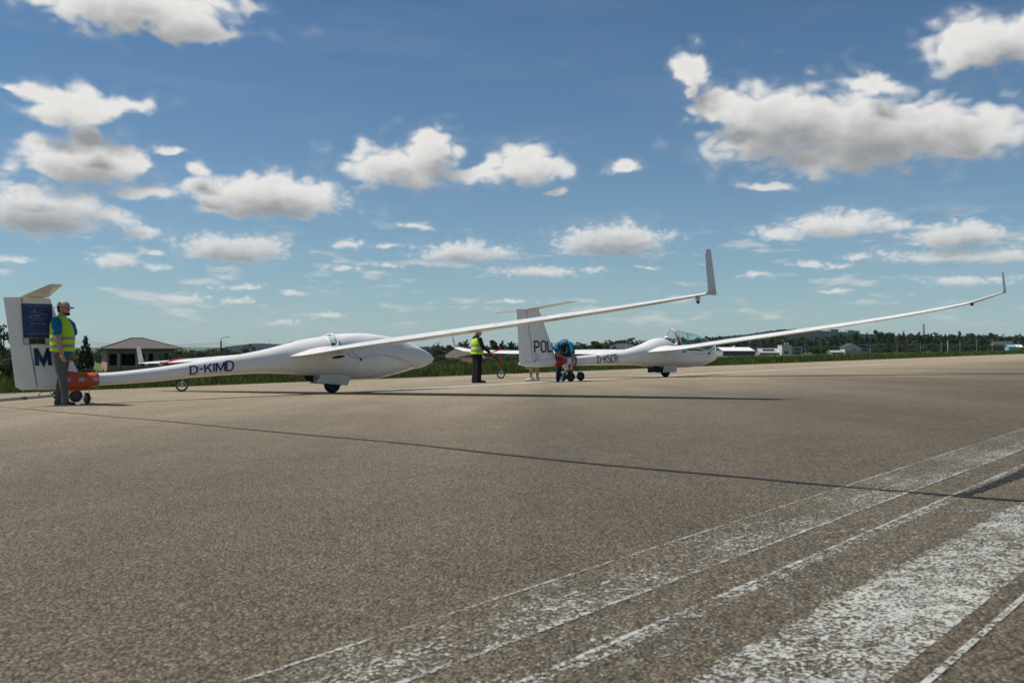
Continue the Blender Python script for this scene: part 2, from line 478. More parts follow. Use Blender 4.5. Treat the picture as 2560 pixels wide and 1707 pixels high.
class MB:
    def __init__(self):
        self.v, self.f = [], []
    def add(self, vs, fs):
        k = len(self.v)
        self.v.extend([tuple(p) for p in vs])
        self.f.extend([tuple(i + k for i in f) for f in fs])
        return self
    def box(self, lo, hi, mtx=None):
        x0, y0, z0 = lo; x1, y1, z1 = hi
        vs = [Vector(p) for p in ((x0,y0,z0),(x1,y0,z0),(x1,y1,z0),(x0,y1,z0),(x0,y0,z1),(x1,y0,z1),(x1,y1,z1),(x0,y1,z1))]
        if mtx is not None:
            vs = [mtx @ p for p in vs]
        return self.add(vs, [(0,3,2,1),(4,5,6,7),(0,1,5,4),(1,2,6,5),(2,3,7,6),(3,0,4,7)])
    def loft(self, rings, cap0=True, cap1=True, closed=True):
        n = len(rings[0])
        vs = [p for r in rings for p in r]
        fs = []
        for i in range(len(rings) - 1):
            for j in range(n if closed else n - 1):
                a, b = i * n + j, i * n + (j + 1) % n
                fs.append((a, b, b + n, a + n))
        if cap0 and closed: fs.append(tuple(range(n - 1, -1, -1)))
        if cap1 and closed: fs.append(tuple((len(rings) - 1) * n + j for j in range(n)))
        return self.add(vs, fs)
    def sweep(self, path, radii, n=8, flat=1.0, cap=True, up=None):
        """tube along a path with one radius per point; flat squeezes the second axis"""
        path = [Vector(p) for p in path]
        if not hasattr(radii, '__len__'):
            radii = [radii] * len(path)
        rings = []
        prev = None
        for i, p in enumerate(path):
            d = (path[min(i + 1, len(path) - 1)] - path[max(i - 1, 0)]).normalized()
            a = Vector(up) if up is not None else (prev if prev is not None else (Vector((0, 0, 1)) if abs(d.z) < 0.9 else Vector((1, 0, 0))))
            a = (a - d * a.dot(d)).normalized()
            prev = a
            b = d.cross(a)
            rings.append([p + (a * math.cos(k * 2 * math.pi / n) + b * flat * math.sin(k * 2 * math.pi / n)) * radii[i] for k in range(n)])
        return self.loft(rings, cap, cap)
    def limb(self, pts, n=12):
        """round-ended tapered chain for bodies"""
        path, rad = [], []
        P = [Vector(p[:3]) for p in pts]; r = [p[3] for p in pts]
        d0 = (P[0] - P[1]).normalized(); d1 = (P[-1] - P[-2]).normalized()
        for a in (80, 50, 20):
            path.append(P[0] + d0 * r[0] * math.sin(R(a))); rad.append(r[0] * math.cos(R(a)))
        for i in range(len(P)):
            path.append(P[i]); rad.append(r[i])
        for a in (20, 50, 80):
            path.append(P[-1] + d1 * r[-1] * math.sin(R(a))); rad.append(r[-1] * math.cos(R(a)))
        return self.sweep(path, rad, n)
    def ellipsoid(self, c, r, nu=14, nv=9, mtx=None):
        c = Vector(c)
        rings = []
        for i in range(1, nv):
            th = math.pi * i / nv
            rings.append([c + Vector((r[0] * math.sin(th) * math.cos(2 * math.pi * j / nu), r[1] * math.sin(th) * math.sin(2 * math.pi * j / nu), -r[2] * math.cos(th))) for j in range(nu)])
        if mtx is not None:
            rings = [[c + mtx @ (p - c) for p in rg] for rg in rings]
        return self.loft(rings)
    def lathe(self, prof, c, axis, n=24):
        """profile of (offset along axis, radius) turned about an axis through c"""
        c = Vector(c); ax = Vector(axis).normalized()
        a = ax.orthogonal().normalized(); b = ax.cross(a)
        rings = [[c + ax * h + (a * math.cos(k * 2 * math.pi / n) + b * math.sin(k * 2 * math.pi / n)) * max(r, 1e-4) for k in range(n)] for h, r in prof]
        return self.loft(rings)
    def torus(self, c, axis, R0, r0, n=28, m=8, wide=1.0):
        c = Vector(c); ax = Vector(axis).normalized()
        a = ax.orthogonal().normalized(); b = ax.cross(a)
        vs, fs = [], []
        for i in range(n):
            e = a * math.cos(2 * math.pi * i / n) + b * math.sin(2 * math.pi * i / n)
            for j in range(m):
                w = 2 * math.pi * j / m
                vs.append(c + e * (R0 + r0 * math.cos(w)) + ax * (r0 * wide * math.sin(w)))
        for i in range(n):
            for j in range(m):
                fs.append((i * m + j, ((i + 1) % n) * m + j, ((i + 1) % n) * m + (j + 1) % m, i * m + (j + 1) % m))
        return self.add(vs, fs)
    def prism(self, poly, depth, mtx):
        """2-D outline (u, v) given thickness; mtx maps (u, v, w)"""
        n = len(poly)
        vs = [mtx @ Vector((u, v, 0)) for u, v in poly] + [mtx @ Vector((u, v, depth)) for u, v in poly]
        fs = [tuple(range(n - 1, -1, -1)), tuple(range(n, 2 * n))] + [(i, (i + 1) % n, n + (i + 1) % n, n + i) for i in range(n)]
        return self.add(vs, fs)
    def build(self, name, material, parent=None, smooth=False, remesh=0.0, sm=4, bevel=0.0, sub=0, angle=None):
        me = bpy.data.meshes.new(name)
        me.from_pydata(self.v, [], self.f)
        me.update()
        bm = bmesh.new(); bm.from_mesh(me)
        bmesh.ops.recalc_face_normals(bm, faces=bm.faces)
        bm.to_mesh(me); bm.free()
        me.materials.append(material)
        o = bpy.data.objects.new(name, me)
        COL.objects.link(o)
        if parent is not None:
            o.parent = parent
        if smooth or remesh:
            for p in me.polygons:
                p.use_smooth = True
        if angle is not None:
            me.set_sharp_from_angle(angle=R(angle))
        if remesh:
            md = o.modifiers.new('merge', 'REMESH'); md.mode = 'VOXEL'; md.voxel_size = remesh; md.use_smooth_shade = True
            if sm:
                s_ = o.modifiers.new('relax', 'SMOOTH'); s_.iterations = sm; s_.factor = 0.5
        if bevel:
            bv = o.modifiers.new('edge', 'BEVEL'); bv.width = bevel; bv.segments = 2; bv.limit_method = 'ANGLE'
        if sub:
            sb = o.modifiers.new('round', 'SUBSURF'); sb.levels = sub; sb.render_levels = sub
        return o

def copy_tree(o, parent=None, nm=None):
    c = o.copy()
    COL.objects.link(c)
    c.parent = parent
    for ch in o.children:
        copy_tree(ch, c)
    return c

def interp(tab, x):
    """smooth (monotone cubic) table look-up; rows are (x, a, b, ...)"""
    xs = [r[0] for r in tab]
    if x <= xs[0]: return tab[0][1:]
    if x >= xs[-1]: return tab[-1][1:]
    i = max(k for k in range(len(xs)) if xs[k] <= x)
    i = min(i, len(xs) - 2)
    h = xs[i + 1] - xs[i]; u = (x - xs[i]) / h
    res = []
    for c in range(1, len(tab[0])):
        y0, y1 = tab[i][c], tab[i + 1][c]
        d = (y1 - y0) / h
        def slope(k):
            if k == 0 or k == len(xs) - 1:
                return d
            dl = (tab[k][c] - tab[k - 1][c]) / (xs[k] - xs[k - 1]); dr = (tab[k + 1][c] - tab[k][c]) / (xs[k + 1] - xs[k])
            return 0 if dl * dr <= 0 else 2 * dl * dr / (dl + dr)
        m0, m1 = slope(i), slope(i + 1)
        res.append(y0 * (2*u**3 - 3*u*u + 1) + h * m0 * (u**3 - 2*u*u + u) + y1 * (-2*u**3 + 3*u*u) + h * m1 * (u**3 - u*u))
    return res

# ================================================================== THE SETTING
FIELD = mat('meadow', (0.075, 0.105, 0.028), 0.9, 0.2, var=0.35, vscale=0.12, bump=0.6, bscale=2.0)
GRASSM = mat('tall_grass', (0.066, 0.090, 0.022), 0.75, 0.25, var=0.35, vscale=0.35, island=0.45, trans=(0.075, 0.115, 0.02))
WEEDM = mat('dry_grass', (0.17, 0.155, 0.06), 0.8, 0.2, var=0.3, vscale=0.5, island=0.4)
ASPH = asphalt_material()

def grid_sheet(name, ss, ts, zf, material, kind='structure'):
    b = MB()
    vs = []
    for s in ss:
        for t_ in ts:
            x, y = st_xy(s, t_)
            vs.append((x, y, zf(s, x, y)))
    n = len(ts)
    fs = [(i * n + j, i * n + j + 1, (i + 1) * n + j + 1, (i + 1) * n + j) for i in range(len(ss) - 1) for j in range(n - 1)]
    b.add(vs, fs)
    o = b.build(name, material)
    o['kind'] = kind
    return o
grid_sheet('ground', [-6000, -1500, -60, -20, 0, 20, 32.6, 33.4, 34, 60, 110, 160, 210, 600, 1200, 2000, 9000],
           [-6000, -1500, -300, -60, 0, 60, 150, 400, 1500, 4000, 12000],
           lambda s, x, y: terrain(x, y) - (0.06 if s < 33.0 else 0.012), FIELD)
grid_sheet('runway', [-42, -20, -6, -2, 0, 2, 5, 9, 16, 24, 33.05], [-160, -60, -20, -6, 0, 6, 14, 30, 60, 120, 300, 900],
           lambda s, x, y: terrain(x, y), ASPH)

# ---- painted markings, worn
def Zp(x, y):
    return 1660 + x / 2.282, 1020 + y / 2.282
LN = {'A': ((0, 780), (2054, 117)), 'B1': ((0, 885), (2054, 190)), 'B2': ((0, 1005), (2054, 232)), 'C1': ((0, 1212), (2054, 322)),
      'C2': ((0, 1268), (2054, 352)), 'D1': ((100, 1568), (2054, 535)), 'D2': ((1250, 1568), (2054, 925)), 'E': ((1490, 1568), (2054, 1075))}
def wline(key, e0=5.0, e1=14.0):
    a, b = LN[key]
    p, q_ = gpt(*Zp(*a)), gpt(*Zp(*b))
    d = (q_ - p).normalized()
    return p - d * e0, q_ + d * e1
def sheet(name, pts, material, dz):
    b = MB()
    b.add([Vector((p[0], p[1], terrain(p[0], p[1]) + dz)) for p in pts], [tuple(range(len(pts)))])
    o = b.build(name, material)
    o['kind'] = 'structure'
    return o
def ribbon(name, p, q_, w, material, dz, wob=0.0, seg=1):
    p, q_ = Vector(p), Vector(q_)
    d = (q_ - p); L = d.length; d.normalize()
    sd = Vector((-d.y, d.x, 0)).normalized()
    b = MB(); vs = []
    for i in range(seg + 1):
        c = p + d * L * i / seg + sd * (random.uniform(-1, 1) * wob)
        for sg in (-1, 1):
            r = c + sd * sg * w * 0.5 * (1 + (random.uniform(-.45, .45) if wob else 0))
            vs.append((r.x, r.y, terrain(r.x, r.y) + dz))
    b.add(vs, [(2*i, 2*i+1, 2*i+3, 2*i+2) for i in range(seg)])
    o = b.build(name, material)
    o['kind'] = 'structure'
    return o
P_THIN = paint_material('worn_paint_line', 0.50, 0.17)
P_SPARSE = paint_material('worn_paint_flecks', 0.13, 0.11)
P_FAINT = paint_material('worn_paint_traces', 0.0, 0.09)
P_HALF = paint_material('worn_paint_half', 0.28, 0.12)
P_BAND = paint_material('worn_paint_band', 0.48, 0.08)
P_FAR = paint_material('worn_paint_far', 0.70, 0.09, (0.60, 0.58, 0.52))
def band(k0, k1, material, dz=0.0012):
    a, b = wline(k0); c, d = wline(k1)
    sheet('painted_marking', [a, b, d, c], material, dz)
band('A', 'B1', P_SPARSE); band('B1', 'B2', P_HALF); band('B2', 'C1', P_FAINT); band('C1', 'C2', P_HALF)
band('C2', 'D1', P_FAINT); band('D1', 'D2', P_BAND)
for key, w_, m_ in (('A', 0.010, P_THIN), ('B1', 0.012, P_HALF), ('B2', 0.013, P_THIN), ('C1', 0.013, P_THIN), ('D1', 0.015, P_HALF), ('E', 0.013, P_THIN)):
    a, b = wline(key)
    ribbon('painted_line', a, b, w_, m_, 0.0024)
SLINE = sum(st_of(*q_)[0] for q_ in ((1100, 969), (1860, 928.7), (2210, 910))) / 3
def tpar(px, s):
    """where along the line s the picture column px falls"""
    u = (px - 1280) / FPX
    # x = t DX - s DY ; y = t DY + s DX ; x = u y
    return (u * s * DX + s * DY) / (DX - u * DY)
for p0, p1 in ((978, 2218), (2488, 2700)):
    a, b = st_xy(SLINE, tpar(p0, SLINE)), st_xy(SLINE, tpar(p1, SLINE))
    ribbon('painted_dash', (a[0], a[1], 0), (b[0], b[1], 0), 0.62, P_FAR, 0.003)

# ---- tar-filled joint across the runway and the rubber mark that leaves it
TAR = mat('tar_joint', (0.022, 0.021, 0.021), 0.55, 0.5, var=0.3, vscale=6, bump=0.3, bscale=80)
JOINT = [(-330, 986), (0, 1016.5), (191, 1033.8), (383, 1050), (574, 1069), (765, 1087), (900, 1099), (1034, 1111.5), (1239, 1134), (1500, 1161), (1796, 1188),
         (2100, 1217), (2375, 1240), (2560, 1254), (2900, 1286)]
def joint():
    pts = [gpt(*p) for p in JOINT]
    fine = []
    for i in range(len(pts) - 1):
        n = max(2, int((pts[i + 1] - pts[i]).length / 0.12))
        for j in range(n):
            fine.append(pts[i].lerp(pts[i + 1], j / n))
    b = MB(); vs = []
    for i in range(len(fine) - 1):
        d = (fine[min(i + 3, len(fine) - 1)] - fine[max(i - 3, 0)]).normalized()
        sd = Vector((-d.y, d.x, 0))
        for sg in (-1, 1):
            w_ = 0.009 + 0.006 * math.sin(i * 0.13) ** 2 + random.uniform(0, 0.007) + (0.011 if 60 < i < 95 and sg > 0 else 0)
            p = fine[i] + sd * (sg * w_ + 0.008 * math.sin(i * 0.21))
            vs.append((p.x, p.y, terrain(p.x, p.y) + 0.004))
    b.add(vs, [(2*i, 2*i+1, 2*i+3, 2*i+2) for i in range(len(fine) - 2)])
    o = b.build('tar_joint', TAR); o['kind'] = 'structure'
joint()
SKID = paint_material('rubber_streak', 0.70, 0.05, (0.020, 0.020, 0.020), 90)
sheet('rubber_mark', [gpt(*Zp(*q_)) for q_ in ((1640, 500), (1760, 470), (1900, 412), (2054, 345), (2300, 215), (2300, 262), (2054, 392), (1900, 448), (1740, 502))], SKID, 0.0045)

# ---- tall grass along the far edge (nobody could count it)
def grass_mesh(name, zones, material, kind='stuff', label=None):
    V, Fc = [], []
    base = 0
    for s0, s1, t0, t1, n, h0, h1, w, lean in zones:
        s = s0 + (s1 - s0) * RNG.random(n) ** 1.5
        t_ = t0 + (t1 - t0) * RNG.random(n)
        x = t_ * DX - s * DY; y = t_ * DY + s * DX
        z = np.where(s < 34, -KS * s, -KS * 34 - 0.022 * (s - 34)) - 0.02
        patch = 0.72 + 0.28 * np.sin(t_ * 0.9 + 2 * np.sin(s * 0.7 + t_ * .23)) * np.sin(t_ * 0.31 + 1.3)
        edge = np.clip((s - 32.6) / 1.3, 0.3, 1) * (0.8 + 0.35 * np.sin(t_ * 2.3 + 3 * np.sin(t_ * .37)))
        h = (h0 + (h1 - h0) * RNG.random(n)) * patch * edge
        a = RNG.random(n) * 2 * np.pi; a2 = RNG.random(n) * 2 * np.pi
        l = lean * h * (0.3 + RNG.random(n))
        wx, wy = np.cos(a) * w, np.sin(a) * w
        lx, ly = np.cos(a2) * l, np.sin(a2) * l
        P = np.stack([np.stack([x - wx, y - wy, z], 1), np.stack([x + wx, y + wy, z], 1),
                      np.stack([x + wx * .7 + lx * .4, y + wy * .7 + ly * .4, z + h * .6], 1), np.stack([x - wx * .7 + lx * .4, y - wy * .7 + ly * .4, z + h * .6], 1),
                      np.stack([x + lx, y + ly, z + h], 1)], 1)
        V.append(P.reshape(-1, 3))
        i = base + np.arange(n) * 5
        Fc.append((i, n)); base += n * 5
    V = np.concatenate(V)
    loops, starts, tot = [], [], 0
    for i, n in Fc:
        f = np.stack([i, i + 1, i + 2, i + 3, i + 3, i + 2, i + 4], 1)
        loops.append(f.reshape(-1))
        st = tot + np.arange(n) * 7
        starts.append(np.stack([st, st + 4], 1).reshape(-1)); tot += 7 * n
    loops = np.concatenate(loops); starts = np.concatenate(starts)
    me = bpy.data.meshes.new(name)
    me.vertices.add(len(V)); me.vertices.foreach_set('co', V.astype(np.float32).ravel())
    me.loops.add(len(loops)); me.loops.foreach_set('vertex_index', loops.astype(np.int32))
    me.polygons.add(len(starts)); me.polygons.foreach_set('loop_start', starts.astype(np.int32))
    me.update(calc_edges=True); me.validate()
    me.materials.append(material)
    o = bpy.data.objects.new(name, me); COL.objects.link(o)
    tag(o, label, 'grass' if label else None, kind=kind)
    return o
grass_mesh('tall_grass', [
    (33.0, 40, -10, 30, 26000, 0.45, 1.0, 0.016, 0.45), (33.0, 42, 30, 75, 26000, 0.5, 1.05, 0.024, 0.45),
    (33.0, 46, 75, 140, 22000, 0.5, 1.05, 0.038, 0.4), (33.0, 56, 140, 300, 24000, 0.5, 1.05, 0.06, 0.4),
    (33.0, 60, 300, 700, 14000, 0.5, 1.0, 0.12, 0.4),
    (40, 95, -20, 160, 22000, 0.4, 0.9, 0.05, 0.4)], GRASSM, label='tall green grass growing along the far edge of the runway')
grass_mesh('seed_grass', [(32.55, 33.3, -10, 120, 5000, 0.15, 0.5, 0.012, 0.7), (33.2, 40, -10, 75, 3800, 0.6, 1.15, 0.010, 0.6), (33.2, 50, 75, 300, 2600, 0.6, 1.1, 0.03, 0.6)], WEEDM,
           label='pale seeding grass stalks among the green grass at runway edge')

# ---- hills: ridges with woods on them
def ridge(name, Yd, crest, depth, material, rough_px=0.6, step=4, foot=-30.0):
    """a long hill whose skyline runs through the given picture columns and rows"""
    b = MB(); rows = []
    xs = np.arange(crest[0][0], crest[-1][0] + 1, step)
    prof = [(0.0, 0.0), (0.35, 0.42), (0.6, 0.74), (0.8, 0.93), (1.0, 1.0), (1.25, 0.85), (1.7, 0.4), (2.2, 0.0)]
    for fr, hh in prof:
        row = []
        for i, px in enumerate(xs):
            py = interp(crest, px)[0]
            Y = Yd - depth + depth * fr
            p = at(px, py, Yd)
            jit = (random.random() + random.random() - 1) * rough_px / FPX * Yd * (1 if 0 < hh else 0)
            row.append((p.x * Y / Yd if fr <= 1 else p.x, Y, foot + (p.z - foot) * hh + jit))
        rows.append(row)
    b.loft(rows, closed=False)
    o = b.build(name, material, smooth=True); o['kind'] = 'structure'
    return o
WOODFAR = mat('far_wood', (0.010, 0.018, 0.017), 0.95, 0.1, var=0.35, vscale=0.03, bump=1.0, bscale=0.06)
ridge('hill', 2700, [(-700, 872), (0, 880), (300, 884), (440, 881), (500, 876), (560, 868), (610, 861), (645, 858.5), (680, 860), (730, 864), (850, 868), (950, 867.5), (1040, 867), (1130, 869.5), (1250, 866), (1400, 865), (1500, 863), (1620, 858), (1700, 862), (1900, 866), (2300, 866), (3000, 864)],
      1350, WOODFAR, 1.0, 4, -22)
ridge('hill', 1500, [(1480, 868), (1560, 861), (1640, 857), (1720, 850), (1800, 842), (1880, 834), (1930, 826), (1975, 823), (2040, 825.5), (2100, 829), (2150, 834), (2230, 838), (2330, 840), (2450, 841), (2560, 843), (2700, 846), (3000, 852)],
      420, WOODFAR, 1.5, 3)

# ---- trees
BARK = mat('bark', (0.075, 0.06, 0.045), 0.9, 0.2, var=0.3, vscale=4, bump=0.6, bscale=12)
LEAF = {
 'mid': mat('leaves_mid', (0.038, 0.058, 0.018), 0.7, 0.25, var=0.3, vscale=0.6, island=0.4, trans=(0.05, 0.075, 0.014)),
 'dark': mat('leaves_dark', (0.022, 0.038, 0.015), 0.7, 0.25, var=0.3, vscale=0.6, island=0.4, trans=(0.03, 0.05, 0.01)),
 'pale': mat('leaves_pale', (0.055, 0.072, 0.030), 0.7, 0.25, var=0.3, vscale=0.6, island=0.4, trans=(0.06, 0.085, 0.025)),
 'spruce': mat('needles', (0.022, 0.042, 0.022), 0.75, 0.25, var=0.3, vscale=0.8, island=0.45),
}
def crown_mesh(name, form, leaves, size, seed, material):
    """unit-height tree crown: leaf faces in clumps, with gaps; form gives clump centres and radii"""
    rg = np.random.default_rng(seed)
    C = np.array([f[:3] for f in form]); Rr = np.array([f[3] for f in form])
    n = leaves
    w_ = Rr ** 2 / (Rr ** 2).sum()
    ci = rg.choice(len(form), n, p=w_)
    d = rg.normal(size=(n, 3)); d /= np.linalg.norm(d, axis=1, keepdims=True)
    rad = Rr[ci] * (0.55 + 0.5 * rg.random(n) ** 0.6)
    c = C[ci] + d * rad[:, None] * np.array([1, 1, 0.85])
    nrm = d + 0.8 * rg.normal(size=(n, 3)); nrm /= np.linalg.norm(nrm, axis=1, keepdims=True)
    a = np.cross(nrm, rg.normal(size=(n, 3))); a /= np.linalg.norm(a, axis=1, keepdims=True)
    b_ = np.cross(nrm, a)
    s = size * (0.5 + rg.random(n))[:, None]
    P = np.stack([c - a * s, c + b_ * s * .6 - nrm * s * .15, c + a * s, c - b_ * s * .6 - nrm * s * .15], 1).reshape(-1, 3)
    me = bpy.data.meshes.new(name)
    me.vertices.add(4 * n); me.vertices.foreach_set('co', P.astype(np.float32).ravel())
    me.loops.add(4 * n); me.loops.foreach_set('vertex_index', np.arange(4 * n, dtype=np.int32))
    me.polygons.add(n); me.polygons.foreach_set('loop_start', (np.arange(n) * 4).astype(np.int32))
    me.update(calc_edges=True); me.validate()
    me.materials.append(material)
    return me
def form_round(seed, n=16, wx=0.36, z0=0.30, z1=0.93, r=0.13):
    rg = random.Random(seed); L = []
    for i in range(n):
        u = (i + 0.5) / n
        z = z0 + (z1 - z0) * u
        env = math.sin(math.pi * min(1, max(0.12, (u * 0.88 + 0.12)))) ** 0.6
        a = rg.uniform(0, 6.28); q_ = wx * env * rg.uniform(0.25, 0.8)
        L.append((q_ * math.cos(a), q_ * math.sin(a), z + rg.uniform(-.04, .04), r * rg.uniform(0.65, 1.2) * (0.6 + 0.5 * env)))
    return L
def form_tall(seed, n=16):
    return form_round(seed, n, 0.20, 0.18, 0.95, 0.09)
def form_spruce(seed):
    rg = random.Random(seed); L = []
    for k in range(19):
        z = 0.09 + 0.88 * k / 19
        rr = 0.27 * (1 - (z - 0.08) / 0.92) + 0.012
        m = 9 if k < 11 else 5
        for j in range(m):
            a = 6.28 * j / m + k * 1.1 + rg.uniform(-.3, .3); q_ = rr * rg.uniform(0.45, 1.02)
            L.append((q_ * math.cos(a), q_ * math.sin(a), z - 0.10 * q_ / 0.27 + rg.uniform(-.015, .02), 0.040 * (1.1 - 0.75 * z) * rg.uniform(.7, 1.2)))
    return L
def trunk_mesh(name, seed, form, r=0.022, top=0.8):
    rg = random.Random(seed); b = MB()
    pts = [Vector((rg.uniform(-.012, .012) * i, rg.uniform(-.012, .012) * i, top * i / 5)) for i in range(6)]
    b.sweep(pts, [r * (1 - 0.15 * i) * (1.3 if i == 0 else 1) for i in range(6)], 6)
    for f in form[::3]:
        z = max(0.12, f[2] - 0.22)
        i = min(4, int(z / top * 5)); base = pts[i].lerp(pts[i + 1], z / top * 5 - i)
        tip = Vector(f[:3])
        b.sweep([base, base.lerp(tip, .5) + Vector((0, 0, -.01)), tip], [r * .4, r * .28, r * .1], 5)
    me = bpy.data.meshes.new(name); me.from_pydata(b.v, [], b.f); me.update(); me.materials.append(BARK)
    return me
TREES = {}
def proto(key, form, leaves, size, lm, r=0.022, top=0.8):
    TREES[key] = (crown_mesh('crown_' + key, form, leaves, size, hash(key) % 1000 if False else sum(map(ord, key)), LEAF[lm]), trunk_mesh('trunk_' + key, sum(map(ord, key)), form, r, top))
proto('roundA', form_round(1, 18), 2600, 0.030, 'mid'); proto('roundB', form_round(5, 15, .42, .25), 2600, 0.032, 'dark')
proto('roundC', form_round(9, 20, .33), 2600, 0.030, 'pale'); proto('roundD', form_round(12, 14, .45, .2, .9, .15), 2600, 0.032, 'mid')
proto('tallA', form_tall(3), 2200, 0.026, 'mid'); proto('tallB', form_tall(8, 18), 2200, 0.026, 'dark')
proto('airy', form_round(21, 22, .40, .22, .95, .085), 1500, 0.022, 'mid'); proto('shrub', form_round(31, 16, .75, .12, .85, .24), 2200, 0.045, 'mid', .02, .6)
proto('shrubP', form_round(35, 14, .7, .12, .85, .24), 2200, 0.045, 'pale', .02, .6)
proto('spruce', form_spruce(2), 15000, 0.017, 'spruce', .016, .97)
def tree(kind, px, top_py, Y, label, group=None, width=None, name='broadleaf_tree', base=None, rot=None):
    x = (px - 1280) / FPX * Y
    z0 = terrain(x, Y) - 0.1 if base is None else base
    h = at(px, top_py, Y).z - z0
    e = empty(name, loc=(x, Y, z0))
    e.rotation_euler = (0, 0, random.uniform(0, 6.28) if rot is None else rot)
    sx = h if width is None else width / FPX * Y / 0.8
    e.scale = (sx, sx, h)
    cm, tm = TREES[kind]
    for nm, me in (('crown', cm), ('trunk', tm)):
        o = bpy.data.objects.new(nm, me); COL.objects.link(o); o.parent = e
    tag(e, label, 'tree' if 'shrub' not in name else 'shrub', group)
    return e
tree('airy', 8, 815, 62, 'airy dark leafy tree at left edge behind the glider fin', width=95)
tree('roundB', -52, 838, 70, 'dark leafy tree cut by left edge beside the airy tree', width=95)
tree('shrub', 20, 893, 55, 'dark leafy bush at left edge below the airy tree', name='leafy_shrub', width=70)
tree('spruce', 214, 833, 100, 'dark green spruce standing left of the unfinished house', name='spruce_tree', width=78)
tree('shrub', 172, 895, 118, 'low dark bush left of the spruce foot', name='leafy_shrub', width=44)
for o_, (px, tp, k) in zip(('first', 'second', 'third', 'fourth', 'fifth', 'sixth', 'seventh', 'eighth', 'ninth'), ((452, 876, 'roundA'), (476, 880, 'shrub'), (500, 877, 'roundD'), (528, 882, 'shrub'), (570, 879, 'roundA'), (592, 877, 'roundD'), (615, 881, 'shrub'), (640, 878, 'roundA'), (668, 876, 'roundB'))):
    tree(k, px, tp, 330 + random.uniform(-30, 30), '%s small tree before the blue hill, counted right from unfinished house' % o_, 'trees at the foot of the blue hill', width=34)
for px, tp, k, wd, lb in ((1096, 872, 'roundB', 34, 'dark green tree beside the street lamp ahead of covered nose'), (1125, 861, 'roundA', 40, 'green bushy tree left of the grey roofed house ridge'),
                          (1147, 866, 'roundD', 34, 'low round tree behind the grey roofed house'), (1166, 850, 'airy', 34, 'tall thin airy tree behind the standing person in yellow vest'),
                          (1231, 848, 'roundA', 36, 'tall bushy tree behind the supported wing right of the yellow vest'), (1256, 851, 'tallA', 30, 'slim tree right of the tall bushy tree over the wing'),
                          (1278, 853, 'tallB', 32, 'slim dark tree left of the POL rudder top half'), (1296, 863, 'roundB', 30, 'low dark tree touching the POL rudder'),
                          (1345, 861, 'roundB', 40, 'dark tree hidden mostly behind the POL fin'), (1440, 862, 'roundB', 46, 'dark low tree right of the bending person'),
                          (1463, 860, 'tallA', 24, 'narrow tree between the bending person and the big round tree'), (1486, 851, 'roundA', 46, 'big round green tree above the tail boom of far glider'),
                          (1516, 862, 'roundD', 40, 'low green tree right of the big round tree'), (1538, 864, 'roundB', 34, 'low dark tree left of the dark hipped roof')):
    tree(kind=k, px=px, top_py=tp, Y=265 + random.uniform(-15, 25), label=lb, width=wd)
for px, tp, k, wd, Y, lb in ((1244, 886, 'shrub', 40, 190, 'green bush under the red strut wing'), (1278, 888, 'shrubP', 44, 185, 'pale green bush left of the POL rudder'), (1140, 896, 'shrub', 50, 150, 'low bush below the grey roofed house'),
                         (1100, 886, 'shrub', 40, 160, 'green bush right of the covered nose tip'), (1212, 893, 'shrubP', 44, 150, 'pale bush behind the black trousers'), (1180, 884, 'shrub', 36, 200, 'green bush behind the yellow vest')):
    tree(k, px, tp, Y, lb, name='leafy_shrub', width=wd)
random.seed(11)
MARKS = [(400, 'unfinished house'), (553, 'dark lamp pole'), (1545, 'big round tree'), (1610, 'dark hipped roof'), (1700, 'raised canopy'), (1780, 'far glider nose'), (1860, 'white roofed hall'), (1926, 'solar panels'), (1982, 'white cube house'), (2060, 'low pale garage'), (2131, 'pale gabled house'),
         (2200, 'second house wing'), (2309, 'works chimney'), (2370, 'brightest pale post'), (2442, 'fourth pale post'), (2500, 'right dark roof'), (2548, 'white shed')]
MARKS = [m_ for m_ in MARKS if m_[1] != 'second house wing']
ADJ = {'roundA': 'round green', 'roundB': 'broad dark', 'roundC': 'pale round', 'roundD': 'broad green', 'tallA': 'slim green', 'tallB': 'slim dark', 'shrub': 'bushy green', 'shrubP': 'bushy pale'}
ORD = ['first', 'second', 'third', 'fourth', 'fifth', 'sixth', 'seventh', 'eighth', 'ninth', 'tenth', 'eleventh', 'twelfth']
def mark_label(px, kind, count, tail):
    """tells a tree of a row apart: its look, and its rank counted rightwards from the nearest landmark on its left"""
    left = [m_ for m_ in MARKS if m_[0] <= px]
    nm = left[-1][1] if left else 'left edge'
    count[nm] = count.get(nm, 0) + 1
    return '%s %s, %s right of the %s' % (ADJ[kind], tail, ORD[count[nm] - 1], nm)
CNT1, CNT2 = {}, {}
WOOD = [(1560, 861), (1590, 859), (1625, 858), (1660, 860), (1690, 859), (1720, 856), (1745, 843), (1768, 840), (1785, 845), (1812, 853), (1838, 850), (1862, 847), (1885, 849), (1908, 846), (1931, 842), (1948, 848), (1966, 844), (1986, 847), (2006, 839), (2022, 845),
        (2040, 841), (2058, 846), (2072, 843), (2090, 839), (2108, 846), (2124, 838), (2140, 830), (2152, 838), (2164, 830), (2178, 835), (2193, 823), (2206, 829), (2218, 827), (2232, 831), (2246, 834), (2260, 826), (2274, 833), (2296, 829), (2312, 834), (2330, 836), (2348, 838), (2364, 834), (2378, 832), (2400, 828), (2416, 834), (2432, 833), (2448, 836), (2466, 840), (2484, 842), (2502, 841), (2520, 840), (2538, 839), (2556, 842), (2575, 840)]
